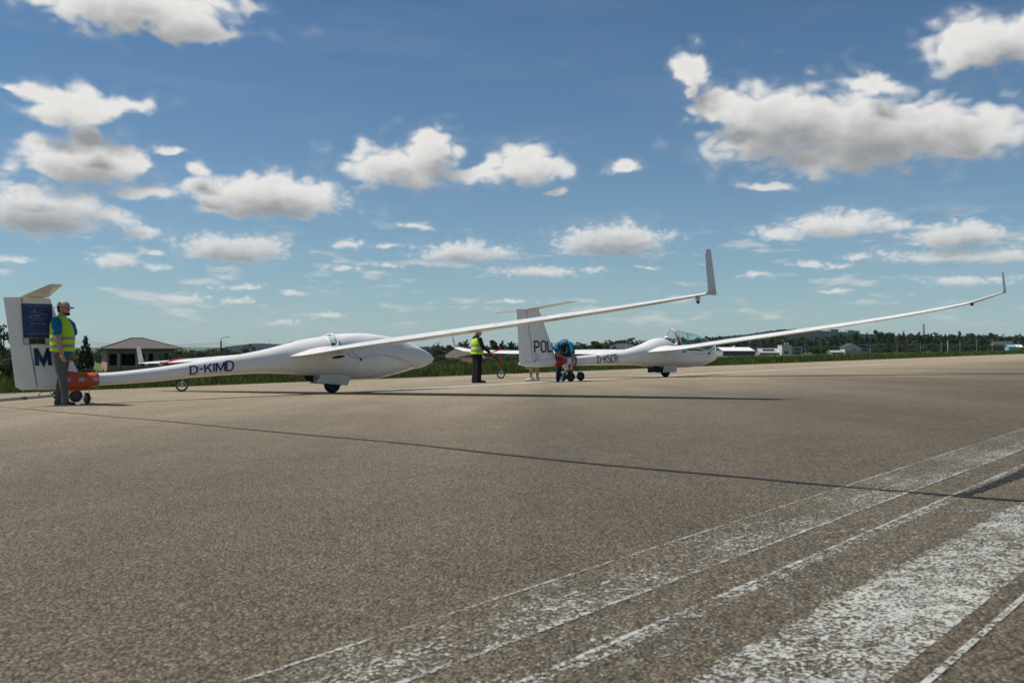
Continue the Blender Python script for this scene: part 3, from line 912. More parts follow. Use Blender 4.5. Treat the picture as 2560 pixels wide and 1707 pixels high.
for i, (px, tp) in enumerate(WOOD):
    k = random.choice(('roundA', 'roundB', 'roundC', 'roundD', 'tallA', 'tallB', 'roundB'))
    jx = px + random.uniform(-3, 3)
    tree(k, jx, tp, 600 + random.uniform(-40, 60), mark_label(px, k, CNT1, 'tree of the far wood'), 'trees of the wood beyond the houses', width=random.uniform(26, 38) * (0.75 if 'tall' in k else 1))
for i in range(40):
    px = 1830 + i * 18.6 + random.uniform(-5, 5)
    k = random.choice(('shrub', 'shrubP', 'roundC', 'shrub'))
    tree(k, px, interp([(1830, 868), (2000, 866), (2200, 858), (2400, 858), (2600, 862)], px)[0] + random.uniform(-3, 4), 520 + random.uniform(-15, 25), mark_label(px, k, CNT2, 'low tree before the far wood'), 'low trees at the foot of the wood',
         name='leafy_shrub', width=random.uniform(20, 30))

# ================================================================== GLIDERS
def ground_frame(px, py, th, roll=0.0):
    """stands on the sloping pavement at a picture point, heading th, rolled right-wing-up"""
    p = gpt(px, py)
    f = Vector((math.cos(th), math.sin(th), 0)); f = (f - NRM * f.dot(NRM)).normalized()
    l = NRM.cross(f)
    m = Matrix((f, l, NRM)).transposed().to_4x4()
    m = m @ Matrix.Rotation(-roll, 4, 'X')
    m.translation = p
    return m

class Fuse:
    """fuselage given as a table: station, top, bottom, half width, widest height fraction"""
    def __init__(self, tab):
        self.tab = tab
    def at(self, t):
        top, bot, hw = interp(self.tab, t)
        return top, bot, hw
    def ring(self, t, n=28, cut=None, off=0.0, a0=None, a1=None):
        top, bot, hw = self.at(t)
        zc = bot + (top - bot) * 0.46
        pts = []
        up, dn = top - zc + off, zc - bot + off
        amin = 0.0
        if cut is not None and cut < top:
            c = min(1, max(-1, (cut - zc) / up)); amin = math.acos(c) if c > 0 else math.pi / 2
        A0, A1 = (amin, 2 * math.pi - amin) if a0 is None else (a0, a1)
        m = n if amin == 0 and a0 is None else n - 1
        for k in range(n):
            a = A0 + (A1 - A0) * k / m
            ca, sa = math.cos(a), math.sin(a)
            ex = 0.88
            y = -(hw + off) * math.copysign(abs(sa) ** ex, sa)
            z = zc + (up if ca > 0 else dn) * math.copysign(abs(ca) ** ex, ca)
            pts.append(Vector((t, y, z)))
        return pts
    def side(self, t, z):
        """y of the right-hand skin at a height"""
        top, bot, hw = self.at(t)
        zc = bot + (top - bot) * 0.46
        r = (z - zc) / ((top - zc) if z > zc else (zc - bot))
        r = min(0.999, abs(r)) ** (1 / 0.88)
        return -hw * (math.sqrt(1 - r * r)) ** 0.88

def airfoil(n=13, tk=0.135, m=0.032, p=0.44):
    xs = [0.5 * (1 - math.cos(math.pi * i / (n - 1))) for i in range(n)]
    up, lo = [], []
    for x in xs:
        yt = 5 * tk * (0.2969 * math.sqrt(x) - 0.126 * x - 0.3516 * x * x + 0.2843 * x ** 3 - 0.1015 * x ** 4) + 0.002
        yc = m / p ** 2 * (2 * p * x - x * x) if x < p else m / (1 - p) ** 2 * ((1 - 2 * p) + 2 * p * x - x * x)
        up.append((x, yc + yt)); lo.append((x, yc - yt))
    return up + lo[::-1]
def section(le, chord, y, z, tk, inc=0.0, up=Vector((0, 0, 1)), m=0.032):
    """ring of an aerofoil; le = x of the leading edge, chord runs aft; up = direction of thickness"""
    ci, si = math.cos(inc), math.sin(inc)
    pts = []
    for x, h in airfoil(tk=tk, m=m):
        # incidence turns the section about its trailing edge so the nose lifts
        dx_, dz_ = (1 - x) * chord, h * chord
        X = le - chord + dx_ * ci - dz_ * si
        Z = dx_ * si + dz_ * ci
        pts.append(Vector((X, y, z)) + up * Z)
    return pts

# ---- lettering as strokes
def arc(cx, cy, rx, ry, a0, a1, n=10):
    return [(cx + rx * math.cos(R(a0 + (a1 - a0) * i / n)), cy + ry * math.sin(R(a0 + (a1 - a0) * i / n))) for i in range(n + 1)]
def glyph(ch, w):
    """strokes (polyline, closed) of a letter in a box w wide and 1 high"""
    if ch == 'D': return [([(0, 0), (0, 1)] + arc(w - .36, .64, .36, .36, 90, 0, 6) + arc(w - .36, .36, .36, .36, 0, -90, 6), True)]
    if ch == '-': return [([(0, .5), (w, .5)], False)]
    if ch == 'K': return [([(0, 0), (0, 1)], False), ([(w, 1), (0.05, .42)], False), ([(w * .38, .60), (w, 0)], False)]
    if ch == 'I': return [([(w / 2, 0), (w / 2, 1)], False)]
    if ch == 'M': return [([(0, 0), (0, 1)], False), ([(0, 1), (w / 2, .12), (w, 1)], False), ([(w, 1), (w, 0)], False)]
    if ch == 'P': return [([(0, 0), (0, 1)] + arc(w - .27, .73, .27, .27, 90, -90, 9) + [(0, .46)], False)]
    if ch == 'R': return [([(0, 0), (0, 1)] + arc(w - .26, .74, .26, .26, 90, -90, 9) + [(0, .48)], False), ([(w * .45, .48), (w, 0)], False)]
    if ch == 'O': return [(arc(w / 2, 1 - w / 2, w / 2, w / 2, 0, 180, 10) + arc(w / 2, w / 2, w / 2, w / 2, 180, 360, 10), True)]
    if ch == 'L': return [([(0, 1), (0, 0), (w, 0)], False)]
    if ch == 'C': return [(arc(w / 2, 1 - w / 2, w / 2, w / 2, 25, 180, 9) + arc(w / 2, w / 2, w / 2, w / 2, 180, 335, 9), False)]
    if ch == 'S': return [(arc(w / 2, .75, w / 2, .25, 20, 270, 12) + arc(w / 2, .25, w / 2, .25, 90, -160, 12)[1:], False)]
    return []
def stroke_mesh(b, pts, closed, sw, fn):
    P = []
    m = len(pts)
    for i in range(m if closed else m - 1):
        a, c = Vector(pts[i] + (0,)), Vector(pts[(i + 1) % m] + (0,))
        k = max(1, int((c - a).length / 0.12))
        for j in range(k): P.append(a.lerp(c, j / k))
    if not closed: P.append(Vector(pts[-1] + (0,)))
    n = len(P); vs = []
    for i in range(n):
        pv = P[i - 1] if (i > 0 or closed) else None
        nx = P[(i + 1) % n] if (i < n - 1 or closed) else None
        d1 = (P[i] - pv).normalized() if pv is not None else None
        d2 = (nx - P[i]).normalized() if nx is not None else None
        d1 = d1 or d2; d2 = d2 or d1
        n1 = Vector((-d1.y, d1.x, 0)); n2 = Vector((-d2.y, d2.x, 0))
        mt = (n1 + n2)
        mt = mt.normalized() if mt.length > 1e-4 else n1
        k = sw / 2 / max(0.45, mt.dot(n1))
        e0 = P[i].copy()
        if not closed and i == 0: e0 -= d2 * (0 if False else 0.0)
        vs += [fn(e0.x + mt.x * k, e0.y + mt.y * k), fn(e0.x - mt.x * k, e0.y - mt.y * k)]
    fs = [(2*i, 2*i+1, 2*((i+1) % n)+1, 2*((i+1) % n)) for i in range(n if closed else n - 1)]
    b.add(vs, fs)
def lettering(txt, widths, gap, sw, fn, name, material, parent):
    """fn maps (u, v) with v = 0..1 to a point on the skin; each letter is its own piece"""
    u = 0
    for ch, w in zip(txt, widths):
        b = MB()
        for pts, cl in glyph(ch, w):
            stroke_mesh(b, [(u + a, c) for a, c in pts], cl, sw, fn)
        if b.v:
            b.build(name, material, parent)
        u += w + gap

def wheel(parent, c, axis, r, wid, name='wheel', rim_m=RIM, spokes=0):
    c = Vector(c); ax = Vector(axis).normalized()
    b = MB()
    tw = wid / 2
    if spokes == 0:
        b.lathe([(-tw * .55, r * .50), (-tw, r * .66), (-tw * .98, r * .84), (-tw * .6, r * .97), (-tw * .25, r), (tw * .25, r), (tw * .6, r * .97), (tw * .98, r * .84), (tw, r * .66), (tw * .55, r * .50)], c, ax, 32)
        o = b.build(name, RUBBER, parent, smooth=True, angle=50)
        MB().lathe([(-tw * .62, .0), (-tw * .62, r * .16), (-tw * .5, r * .2), (-tw * .42, r * .42), (-tw * .62, r * .5), (-tw * .62, r * .54), (tw * .62, r * .54), (tw * .62, r * .5), (tw * .42, r * .42), (tw * .5, r * .2), (tw * .62, r * .16), (tw * .62, 0)], c, ax, 28).build('rim', rim_m, o, smooth=True, angle=40)
    else:
        b.torus(c, ax, r - wid / 2, wid / 2, 40, 10)
        o = b.build(name, RUBBER, parent, smooth=True)
        MB().torus(c, ax, r - wid * 1.02, wid * .28, 40, 6).build('rim', ALU, o, smooth=True)
        hub = MB().lathe([(-.03, .018), (.03, .018)], c, ax, 12)
        a = ax.orthogonal().normalized(); e = ax.cross(a)
        for k in range(spokes):
            an = 2 * math.pi * k / spokes
            d = a * math.cos(an) + e * math.sin(an)
            d2 = a * math.cos(an + .35) + e * math.sin(an + .35)
            hub.sweep([c + d * .016 + ax * .02 * (-1) ** k, c + d2 * (r - wid)], .0022, 4)
        hub.build('spokes', ALU, o)
    return o

def wing_stations(tab, ztab, side, k0=0.9, inc=R(2.2)):
    rings = []
    for y, le, ch, tk in tab:
        z = interp(ztab, y)[0]
        rings.append(section(le, ch, -y if side == 'R' else y, z, tk, inc * (1 - 0.0 * y / 10.5)))
    return rings

def make_wing(root, side, tab, ztab, wl, inc):
    """one wing with its winglet, flap gap and fairings"""
    sg = -1 if side == 'R' else 1
    fine = []
    for i in range(len(tab) - 1):
        n = max(1, int((tab[i + 1][0] - tab[i][0]) / 0.5))
        for j in range(n):
            u = j / n
            y = tab[i][0] + (tab[i + 1][0] - tab[i][0]) * u
            fine.append((y,) + tuple(interp(tab, y)))
    fine.append(tab[-1])
    b = MB()
    rings = wing_stations(fine, ztab, side, inc=inc)
    b.loft(rings)
    wing = b.build('wing', GEL, root, smooth=True, angle=35)
    # winglet: turns up through a short curve, then stands
    yt, le, ch, tk = tab[-1]
    zt = interp(ztab, yt)[0]
    b = MB(); rr = []
    H, rad, ctop, sweep = wl
    for k in range(7):
        a = R(80) * k / 6
        yy = yt + rad * math.sin(a); zz = zt + rad * (1 - math.cos(a))
        up = Vector((0, -sg * math.sin(a), math.cos(a)))
        c_ = ch * (1 - 0.06 * k)
        rr.append(section(le - 0.012 * k, c_, sg * yy, zz, tk, R(1), up, 0.02))
    ye, ze, ce, lee = yy, zz, c_, le - 0.072
    for k in range(1, 7):
        u = k / 6
        up = Vector((0, -sg * 0.985, 0.17))
        c_ = ce + (ctop - ce) * u
        rr.append(section(lee - sweep * u, c_ * (1 if k < 6 else 0.7), sg * (ye + 0.05 * (H - rad) * u), ze + (H - rad) * u, 0.10, 0, up, 0.01))
    b.loft(rr)
    b.build('winglet', GEL, wing, smooth=True, angle=35)
    return wing, fine

def wing_point(fine, ztab, side, y, x, inc, upper=True):
    """skin point at span y and chord fraction x (0 = nose)"""
    f = [q_ for q_ in fine]
    le, ch, tk = interp(f, y)
    z = interp(ztab, y)[0]
    ring = section(le, ch, (-y if side == 'R' else y), z, tk, inc * (1 - 0.0 * y / 10.5))
    half = ring[:13] if upper else ring[13:][::-1]
    xs = [le - p.x for p in half]
    t_ = x * ch
    for i in range(12):
        if xs[i] <= t_ <= xs[i + 1]:
            return half[i].lerp(half[i + 1], (t_ - xs[i]) / max(1e-6, xs[i + 1] - xs[i]))
    return half[-1]

def skin_patch(name, material, parent, fine, ztab, side, y0, y1, x0, x1, inc, upper=True, dz=0.004, ny=8, nx=3):
    b = MB(); rows = []
    for i in range(ny + 1):
        y = y0 + (y1 - y0) * i / ny
        rows.append([wing_point(fine, ztab, side, y, x0 + (x1 - x0) * j / nx, inc, upper) + Vector((0, 0, dz if upper else -dz)) for j in range(nx + 1)])
    b.loft(rows, closed=False)
    return b.build(name, material, parent, smooth=True)

def make_tail(root, fin, rud, zt, tp, hw0, hw1, dih):
    """fin and rudder as tapered lens sections, tailplane on top"""
    def plate(name, poly_rows, parent, a0, a1):
        # poly_rows: (z, x_front, x_back); thickness lens
        b = MB(); rings = []
        for z, xf, xb in poly_rows:
            u = (z - poly_rows[0][0]) / (poly_rows[-1][0] - poly_rows[0][0])
            h_ = a0 + (a1 - a0) * u
            ring = []
            shape = [(0, .02), (.06, .45), (.2, .85), (.4, 1.0), (.7, .93), (1.0, .75)] if name == 'fin' else [(0, .75), (.25, .62), (.6, .36), (.97, .09), (1.0, .03)]
            for fx, fy in shape: ring.append(Vector((xf + (xb - xf) * fx, -h_ * fy, z)))
            for fx, fy in shape[::-1]: ring.append(Vector((xf + (xb - xf) * fx, h_ * fy, z)))
            rings.append(ring)
        b.loft(rings)
        return b.build(name, GEL, parent, smooth=True, angle=40)
    f_o = plate('fin', fin, root, hw0, hw1)
    r_o = plate('rudder', rud, root, hw0, hw1)
    for sd in (-1, 1):
        b = MB()
        y1, le0, c0, le1, c1, z0, z1 = tp
        rings = []
        for k in range(7):
            u = k / 6
            rings.append(section(le0 + (le1 - le0) * u, c0 + (c1 - c0) * u, sd * (0.005 + y1 * u), z0 + (z1 - z0) * u, 0.11, R(1.5), m=0.0))
        rings.append(section(le1 - .03, c1 * .75, sd * (y1 + .035), z1 + .004, 0.05, R(1.5), m=0.0))
        b.loft(rings)
        b.build('tailplane', GEL, root, smooth=True, angle=35)
    return f_o, r_o

def dec(fn_pts, name, material, parent):
    b = MB(); b.add(fn_pts, [tuple(range(len(fn_pts)))])
    return b.build(name, material, parent)

# ------------------------------------------------------------------ near glider D-KIMD
G1 = empty('glider', ground_frame(831, 982, 0.694, 0.0201))
tag(G1, 'white glider D-KIMD with covered nose and wheel door open on runway', 'glider')
F1 = Fuse([(-5.92, .50, .30, .012), (-5.72, .55, .288, .045), (-5.3, .565, .305, .092), (-4.84, .565, .33, .118), (-3.78, .645, .372, .140), (-3.18, .725, .42, .158), (-2.3, .85, .46, .198), (-1.71, .95, .472, .243),
           (-1.25, 1.05, .455, .285), (-.93, 1.13, .43, .312), (-.5, 1.205, .39, .340), (0, 1.265, .335, .357), (.5, 1.30, .268, .362), (.97, 1.285, .268, .360), (1.32, 1.24, .31, .348), (1.67, 1.17, .375, .325),
           (1.9, 1.115, .425, .300), (2.15, 1.02, .485, .258), (2.4, .915, .545, .195), (2.56, .835, .60, .135), (2.66, .775, .65, .075), (2.70, .72, .70, .012)])
def stations(tab, step=0.16):
    t0, t1 = tab[0][0], tab[-1][0]
    n = int((t1 - t0) / step)
    return [t0 + (t1 - t0) * i / n for i in range(n + 1)] if True else []
def nose_refine(ts, tab):
    return sorted(set([round(t_, 4) for t_ in ts] + [r[0] for r in tab[-5:]] + [r[0] for r in tab[:3]]))
b = MB(); b.loft([F1.ring(t_, 32) for t_ in nose_refine(stations(F1.tab), F1.tab)])
fus1 = b.build('fuselage', GEL, G1, smooth=True)
INC1 = R(5.2)
ZT1 = [(0, .80), (.54, .812), (2.17, .868), (5.46, .94), (9.19, 1.025), (10.9, 1.085)]
WT1 = [(.16, .16, 1.30, .155), (.34, .12, 1.22, .15), (.50, .07, 1.06, .145), (.75, .02, .97, .14), (2.2, .0, .93, .135), (4.0, -.03, .86, .132), (6.5, -.12, .73, .13), (8.5, -.24, .58, .125), (9.8, -.37, .43, .12), (10.5, -.46, .32, .11), (10.84, -.53, .25, .105)]
WL1 = (.55, .055, .12, .10)
for sd in 'RL':
    wg, fine1 = make_wing(G1, sd, WT1, ZT1, WL1, INC1)
    # seals along the flap hinge, brake cap, tip skid
    skin_patch('flap_gap', SEAL, wg, fine1, ZT1, sd, .8, 9.9, .842, .847, INC1, True, .0015, 30, 1)
    skin_patch('airbrake_cap', mat('grey_tape', (.42, .42, .42), .5, .4, var=.1), wg, fine1, ZT1, sd, 2.35, 2.62, .30, .52, INC1, True, .002, 2, 3)
    skin_patch('wing_joint_tape', mat('grey_tape', (.42, .42, .42), .5, .4, var=.1), wg, fine1, ZT1, sd, 6.6, 6.72, .10, .80, INC1, True, .002, 2, 6)
    p_ = wing_point(fine1, ZT1, sd, 10.62, .45, INC1, False)
    MB().ellipsoid(p_ + Vector((0, 0, -.03)), (.045, .018, .045)).build('tip_skid', GEL, wg, smooth=True)
    MB().ellipsoid(p_ + Vector((0.0, 0, -.072)), (.032, .014, .020)).build('skid_wheel', BLACKP, wg, smooth=True)
fin1, rud1 = make_tail(G1, [(.33, -5.10, -5.855), (.62, -5.19, -5.875), (1.0, -5.32, -5.925), (1.5, -5.475, -6.005), (1.93, -5.61, -6.075)],
          [(.30, -5.86, -6.10), (.36, -5.86, -6.19), (1.0, -5.93, -6.255), (1.5, -6.01, -6.305), (1.935, -6.08, -6.355)], 1.93, (1.33, -5.62, .47, -5.70, .22, 1.955, 2.03), .058, .042, .07)
def hinge_gap(parent, x0, z0, x1, z1, skin):
    b = MB(); rows = []
    for i in range(9):
        u = i / 8
        x_, z_ = x0 + (x1 - x0) * u, z0 + (z1 - z0) * u
        rows.append([skin(x_ - .006, z_, .0), skin(x_ + .006, z_, .0)])
    b.loft(rows, closed=False)
    return b.build('hinge_gap', SEAL, parent)
hinge_gap(rud1, -5.857, .34, -6.077, 1.93, lambda x, z, o: Vector((x, -.75 * (.058 - .016 * (z - .33) / 1.6) - .006, z)))
for x_, z_ in ((-5.55, 1.77), (-5.41, 1.38)):
    MB().sweep([(x_ + .0, 0, z_), (x_ + .13, 0, z_ + .01)], .006, 6).build('probe', BLACKP, fin1)
# registration on the boom
LW = .285
def reg1(u, v):
    # text runs along the boom; its foot follows the boom's own axis
    t_ = -3.165 + u * .212
    top, bot, hw = F1.at(t_)
    z = bot + (top - bot) * (.235 + .50 * v)
    return Vector((t_, F1.side(t_, z) - .0035, z))
lettering('D-KIMD', [.62, .34, .60, .10, .78, .62], .19, .178, reg1, 'registration_letter', NAVY, G1)
def fin_skin(x, z, off=.004):
    return Vector((x, -.058 + .012 * (z - .33) / 1.6 - off, z))
lettering('MI', [.62, .2], .22, .20, lambda u, v: fin_skin(-5.85 - .02 * v + u * .335, .72 + .31 * v), 'fin_letter', NAVY, fin1)
# poster stuck on the fin
PBLUE = mat('poster_blue', (.012, .022, .11), .3, .5, var=.12, vscale=6)
PINK = mat('poster_print', (.34, .37, .48), .4, .4, var=.1)
PDARK = mat('poster_dark', (.025, .025, .035), .35, .4, var=.2)
PGOLD = mat('poster_border', (.25, .21, .12), .4, .4, var=.1)
PWHT = mat('poster_white', (.55, .55, .55), .4, .4, var=.1)
def pq(u0, v0, u1, v1, m_, nm, parent, off=.006):
    f_ = lambda u, v: fin_skin(-6.09 + .03 * (1 - v) + u * .495, 1.10 + .725 * v, off)
    return dec([f_(u0, v0), f_(u1, v0), f_(u1, v1), f_(u0, v1)], nm, m_, parent)
poster = pq(0, 0, 1, 1, PGOLD, 'poster', fin1)
poster['label'] = 'dark blue event poster stuck on the fin'
pq(.01, .165, .99, .995, PBLUE, 'poster_field', poster, .0075)
for u0, u1, m_ in ((.02, .17, PWHT), (.19, .44, PDARK), (.46, .69, PDARK), (.71, .98, PWHT)):
    pq(u0, .02, u1, .145, m_, 'poster_logo', poster, .0075)
def ptext(s_, u, v, size, wide=1.0, parent=None, m_=None, maxu=None):
    """flat print: a line of text laid on the poster"""
    cv = bpy.data.curves.new('poster_text', 'FONT'); cv.body = s_; cv.size = 1.0; cv.align_x = 'CENTER'
    tmp = bpy.data.objects.new('poster_text', cv); COL.objects.link(tmp)
    dg = bpy.context.evaluated_depsgraph_get()
    me = bpy.data.meshes.new_from_object(tmp.evaluated_get(dg))
    bpy.data.objects.remove(tmp)
    xs = [v_.co.x for v_ in me.vertices]
    L = max(xs) - min(xs) if xs else 1
    kx = (maxu / L) if maxu else size * wide
    for v_ in me.vertices:
        v_.co = fin_skin(-6.09 + .03 * (1 - v) + (u + v_.co.x * kx) * .495, 1.10 + .725 * (v + v_.co.y * size), .009)
    me.materials.clear(); me.materials.append(m_ or PINK)
    o = bpy.data.objects.new('poster_text', me); COL.objects.link(o); o.parent = parent
    return o
ptext('HIGH AND FUN', .5, .93, .036, parent=poster, maxu=.66)
ptext('THE GLIDING CUP', .5, .635, .035, parent=poster, maxu=.66)
ptext('ZAWODY SZYBOWCOWE', .5, .585, .024, parent=poster, maxu=.45)
ptext('26-31.05.2026', .52, .495, .05, parent=poster, maxu=.5)
for i in range(7):
    ptext('-' * 46, .5, .445 - i * .03, .03, parent=poster, maxu=.76 - .07 * (i % 3))
ptext('31 MAJA - DZIEN OTWARTY', .5, .24, .04, parent=poster, maxu=.72)
b = MB()
for pl in ([(.22, .68), (.33, .71), (.45, .715), (.56, .69)], [(.46, .70), (.62, .755), (.74, .75), (.84, .715)], [(.28, .80), (.42, .795), (.52, .79)], [(.40, .80), (.44, .885)]):
    stroke_mesh(b, pl, False, .010, lambda u, v: fin_skin(-6.09 + .03 * (1 - v) + u * .495, 1.10 + .725 * v, .009))
b.build('poster_drawing', PINK, poster)
# engine doors: dark seam strip along the back
b = MB(); rows = []
for i in range(15):
    t_ = -2.15 + 1.22 * i / 14
    top, bot, hw = F1.at(t_)
    rows.append([Vector((t_, y_, bot + (top - bot) * .46 + (top - (bot + (top - bot) * .46) + .004) * math.sqrt(max(0, 1 - (y_ / hw) ** 2)))) for y_ in (-.085, -.06, -.035)])
b.loft(rows, closed=False); b.build('engine_door_seam', SEAL, G1)
# air inlets above and below the wing
for zc_, t_, L_, h_ in ((1.06, -.12, .085, .022), (.775, -.02, .16, .028)):
    pts = []
    for k in range(16):
        a = 2 * math.pi * k / 16
        tt, zz = t_ + L_ * math.cos(a) , zc_ + h_ * math.sin(a) + .12 * L_ * math.cos(a)
        pts.append(Vector((tt, F1.side(tt, zz) - .004, zz)))
    dec(pts, 'air_inlet', DARK, G1)
# main wheel, legs and doors
wheel(G1, (0, 0, .185), (0, 1, 0), .185, .14, 'main_wheel')
b = MB()
for sg in (-1, 1): b.sweep([(0, sg * .09, .185), (-.12, sg * .10, .42)], [.018, .022], 8)
b.build('landing_leg', STEEL, G1)
for sg in (-1, 1):
    m_ = Matrix(((1, 0, 0, 0), (0, sg * .30, sg * 1.0, sg * .085), (0, 1, 0, 0), (0, 0, 0, 1)))
    MB().prism([(-.46, .235), (-.38, .40), (.36, .40), (.35, .30), (.31, .15), (.0, .185)], .016, m_).build('wheel_door', GEL, G1, bevel=.004)
MB().prism([(-.70, .40), (-.44, .39), (-.46, .25), (-.62, .30)], .012, Matrix(((1, 0, 0, 0), (0, 0, 1, -.02), (0, 1, 0, 0), (0, 0, 0, 1)))).build('wheel_well_door', DARK, G1)
# rear of the canopy showing where the cover is pulled apart
b = MB(); rows = []
for i in range(7):
    t_ = -.16 + .34 * i / 6
    rows.append(F1.ring(t_, 13, off=.004, a0=-R(62), a1=R(62)))
b.loft(rows, closed=False); b.build('canopy', GLASS, G1, smooth=True)
MB().sweep([F1.ring(-.17, 21, off=.01, a0=-R(66), a1=R(66))[k] for k in range(21)], .012, 6).build('canopy_frame', GEL, G1, smooth=True)
b = MB(); b.box((.05, -.10, .85), (.16, .10, 1.19)); b.build('headrest', COCK, G1, bevel=.03)

# ---- fabric cover over canopy and nose
def hem(t_):
    return interp([(-.02, 1.24), (.10, 1.02), (.32, .76), (.52, .735), (.8, .79), (1.1, .80), (1.5, .72), (1.9, .60), (2.15, .50), (2.4, .54), (2.7, .60)], t_)[0]
CV = empty('nose_cover', G1.matrix_world.copy())
tag(CV, 'white fabric cover pulled over the cockpit and nose of D-KIMD', 'cover')
b = MB(); rows = []
ts = [-.02 + 2.70 * i / 60 for i in range(61)] + [2.695, 2.71]
for t_ in ts:
    te = min(t_, 2.698)
    top, bot, hw = F1.at(te)
    zc = bot + (top - bot) * .46
    hz = max(hem(t_), bot - .002)
    c = (hz - zc) / ((top - zc) if hz > zc else (zc - bot))
    c = max(-1, min(1, math.copysign(abs(c) ** (1 / .88), c)))
    am = math.acos(c)
    off = .016 if t_ < 2.66 else .012
    ring = []
    for k in range(33):
        a = -am + 2 * am * k / 32
        w_ = .006 * math.sin(t_ * 5 + 3 * math.cos(a)) * math.sin(a * 2 + t_ * 3) + (.002 + .004 * max(0, math.sin(t_ * 1.3 - .9))) * math.sin(t_ * 9 + a * 8) * max(0, math.cos(a * .8))
        w_ *= min(1, (2.7 - t_) * 3)
        o_ = off + w_ + (.012 if k in (0, 32) else 0)
        ca, sa = math.cos(a), math.sin(a)
        ring.append(Vector((t_ + (.016 if t_ > 2.69 else 0), -(hw + o_) * math.copysign(abs(sa) ** .88, sa), zc + ((top - zc) if ca > 0 else (zc - bot)) * math.copysign(abs(ca) ** .88, ca) + o_ * ca)))
    rows.append(ring)
b.loft(rows, closed=False)
cvo = b.build('cover_cloth', COVER, CV, smooth=True)
sd_ = cvo.modifiers.new('thickness', 'SOLIDIFY'); sd_.thickness = .006
hemp = [r_[32] for r_ in rows[::3]]
MB().sweep([p_ + Vector((0, -.004, 0)) for p_ in hemp[4:]], .0045, 6).build('hem_cord', COVER, CV, smooth=True)
# strap running from the hem point up under the wing, with a buckle
sp = [Vector((t_, F1.side(t_, z_) - .018, z_)) for t_, z_ in ((.52, .735), (.42, .80), (.30, .90), (.16, 1.0))]
MB().sweep(sp, .008, 6, .4).build('strap', mat('strap_grey', (.33, .33, .34), .7, .3, var=.1), CV)
MB().box((-.014, -.012, -.035), (.014, .012, .035), Matrix.Translation((.525, F1.side(.52, .72) - .02, .715))).build('buckle', BLACKP, CV, bevel=.004)
# pulled-up fold of cloth at the gap
b = MB(); fr_ = [F1.ring(-.02 + .03 * math.cos(k * .9), 25, off=.02 + .018 * abs(math.sin(k * 1.7)), a0=-R(70), a1=R(70))[k] for k in range(25)]
b.sweep(fr_, [.012 + .008 * abs(math.sin(k * 1.3)) for k in range(25)], 7); b.build('gathered_fold', COVER, CV, smooth=True)

# ---- tail dolly, orange, with tow bar
TD = empty('tail_dolly', ground_frame(185, 1004, 0.694))
tag(TD, 'orange tail dolly with black wheels and grey tow bar under D-KIMD boom', 'dolly')
g1i = TD.matrix_world.inverted() @ G1.matrix_world
def g1p(p):
    return g1i @ Vector(p)
b = MB(); rows = []
for i in range(13):
    t_ = -5.47 + .63 * i / 12
    flare = max(0, 1 - (t_ + 5.47) / .30)
    ring = F1.ring(t_, 26, off=.012)
    nr = []
    for p_ in ring:
        q_ = p_.copy()
        top, bot, hw = F1.at(t_); zc = (top + bot) / 2
        if p_.z > zc: q_.z += flare * .115 * (1 - min(1, abs(p_.y) / (hw + .012)) ** 2)
        if p_.z < zc and -5.40 < t_ < -4.97: q_.z -= .045
        nr.append(g1p(q_))
    rows.append(nr)
b.loft(rows, False, False)
sh = b.build('shell', ORANGE, TD, smooth=True); sh.modifiers.new('thickness', 'SOLIDIFY').thickness = .008
for t_ in (-5.37, -5.14, -4.90):
    zz = .455
    for dz_ in (.018, -.018):
        dec([g1p((t_ + a, F1.side(t_ + a, zz + dz_ + c) - .022, zz + dz_ + c)) for a, c in ((-.05, -.011), (.05, -.011), (.05, .011), (-.05, .011))], 'reflector', REFL, sh)
pth = [g1p((t_, 0, z_)) for t_, z_ in ((-5.10, .57), (-5.06, .635), (-4.93, .648), (-4.89, .59))]
MB().sweep(pth, [.013, .014, .014, .013], 8).build('carry_handle', BLACKP, TD, smooth=True)
td_i = TD.matrix_world.inverted()
def tdp(px, py, dz=0):
    return td_i @ gpt(px, py, dz)
for px, py, r_, wd, ax in ((147, 1000, .125, .085, (0.10, 1, 0)), (190, 1005, .125, .085, (0.10, 1, 0))):
    c_ = tdp(px, py) + Vector((0, 0, r_))
    wheel(TD, c_, ax, r_, wd)
c_ = tdp(218, 1009.5) + Vector((0, 0, .105))
cw = wheel(TD, c_, (1, .25, 0), .105, .05, 'castor_wheel')
b = MB()
for sg in (-1, 1):
    ax_ = Vector((1, .25, 0)).normalized() * .045 * sg
    b.sweep([c_ + ax_, c_ + ax_ + Vector((.0, 0, .10)), c_ + ax_ * .6 + Vector((0, 0, .17))], .009, 6)
b.sweep([c_ - Vector((1, .25, 0)).normalized() * .11, c_ + Vector((1, .25, 0)).normalized() * .11], .006, 6)
b.build('castor_fork', ALU, TD)
b = MB()
a0_, a1_ = tdp(147, 1000) + Vector((0, 0, .125)), tdp(190, 1005) + Vector((0, 0, .125))
b.sweep([a0_, a1_], .014, 8)
for u in (.0, .5, 1.0):
    p_ = a0_.lerp(a1_, u); b.sweep([p_, Vector((p_.x * .5 + .02, p_.y * .2, .29))], .014, 8)
b.sweep([Vector((0.1, 0, .29)), c_ + Vector((0, 0, .17))], .016, 8)
b.build('axle_frame', STEEL, TD)
bar0, bar1 = tdp(150, 1003, .13), tdp(-60, 1016, .08)
b = MB(); b.sweep([bar0, bar0.lerp(bar1, .5), bar1], .030, 4, .7); b.build('tow_bar', mat('tow_bar_grey', (.27, .30, .29), .5, .5, metal=.2, var=.12), TD, bevel=.004)
cpt = bar0.lerp(bar1, .46); MB().box((-.055, -.032, -.032), (.055, .032, .032), Matrix.Translation(cpt)).build('tow_bar_clamp', SEAL, TD, bevel=.004)
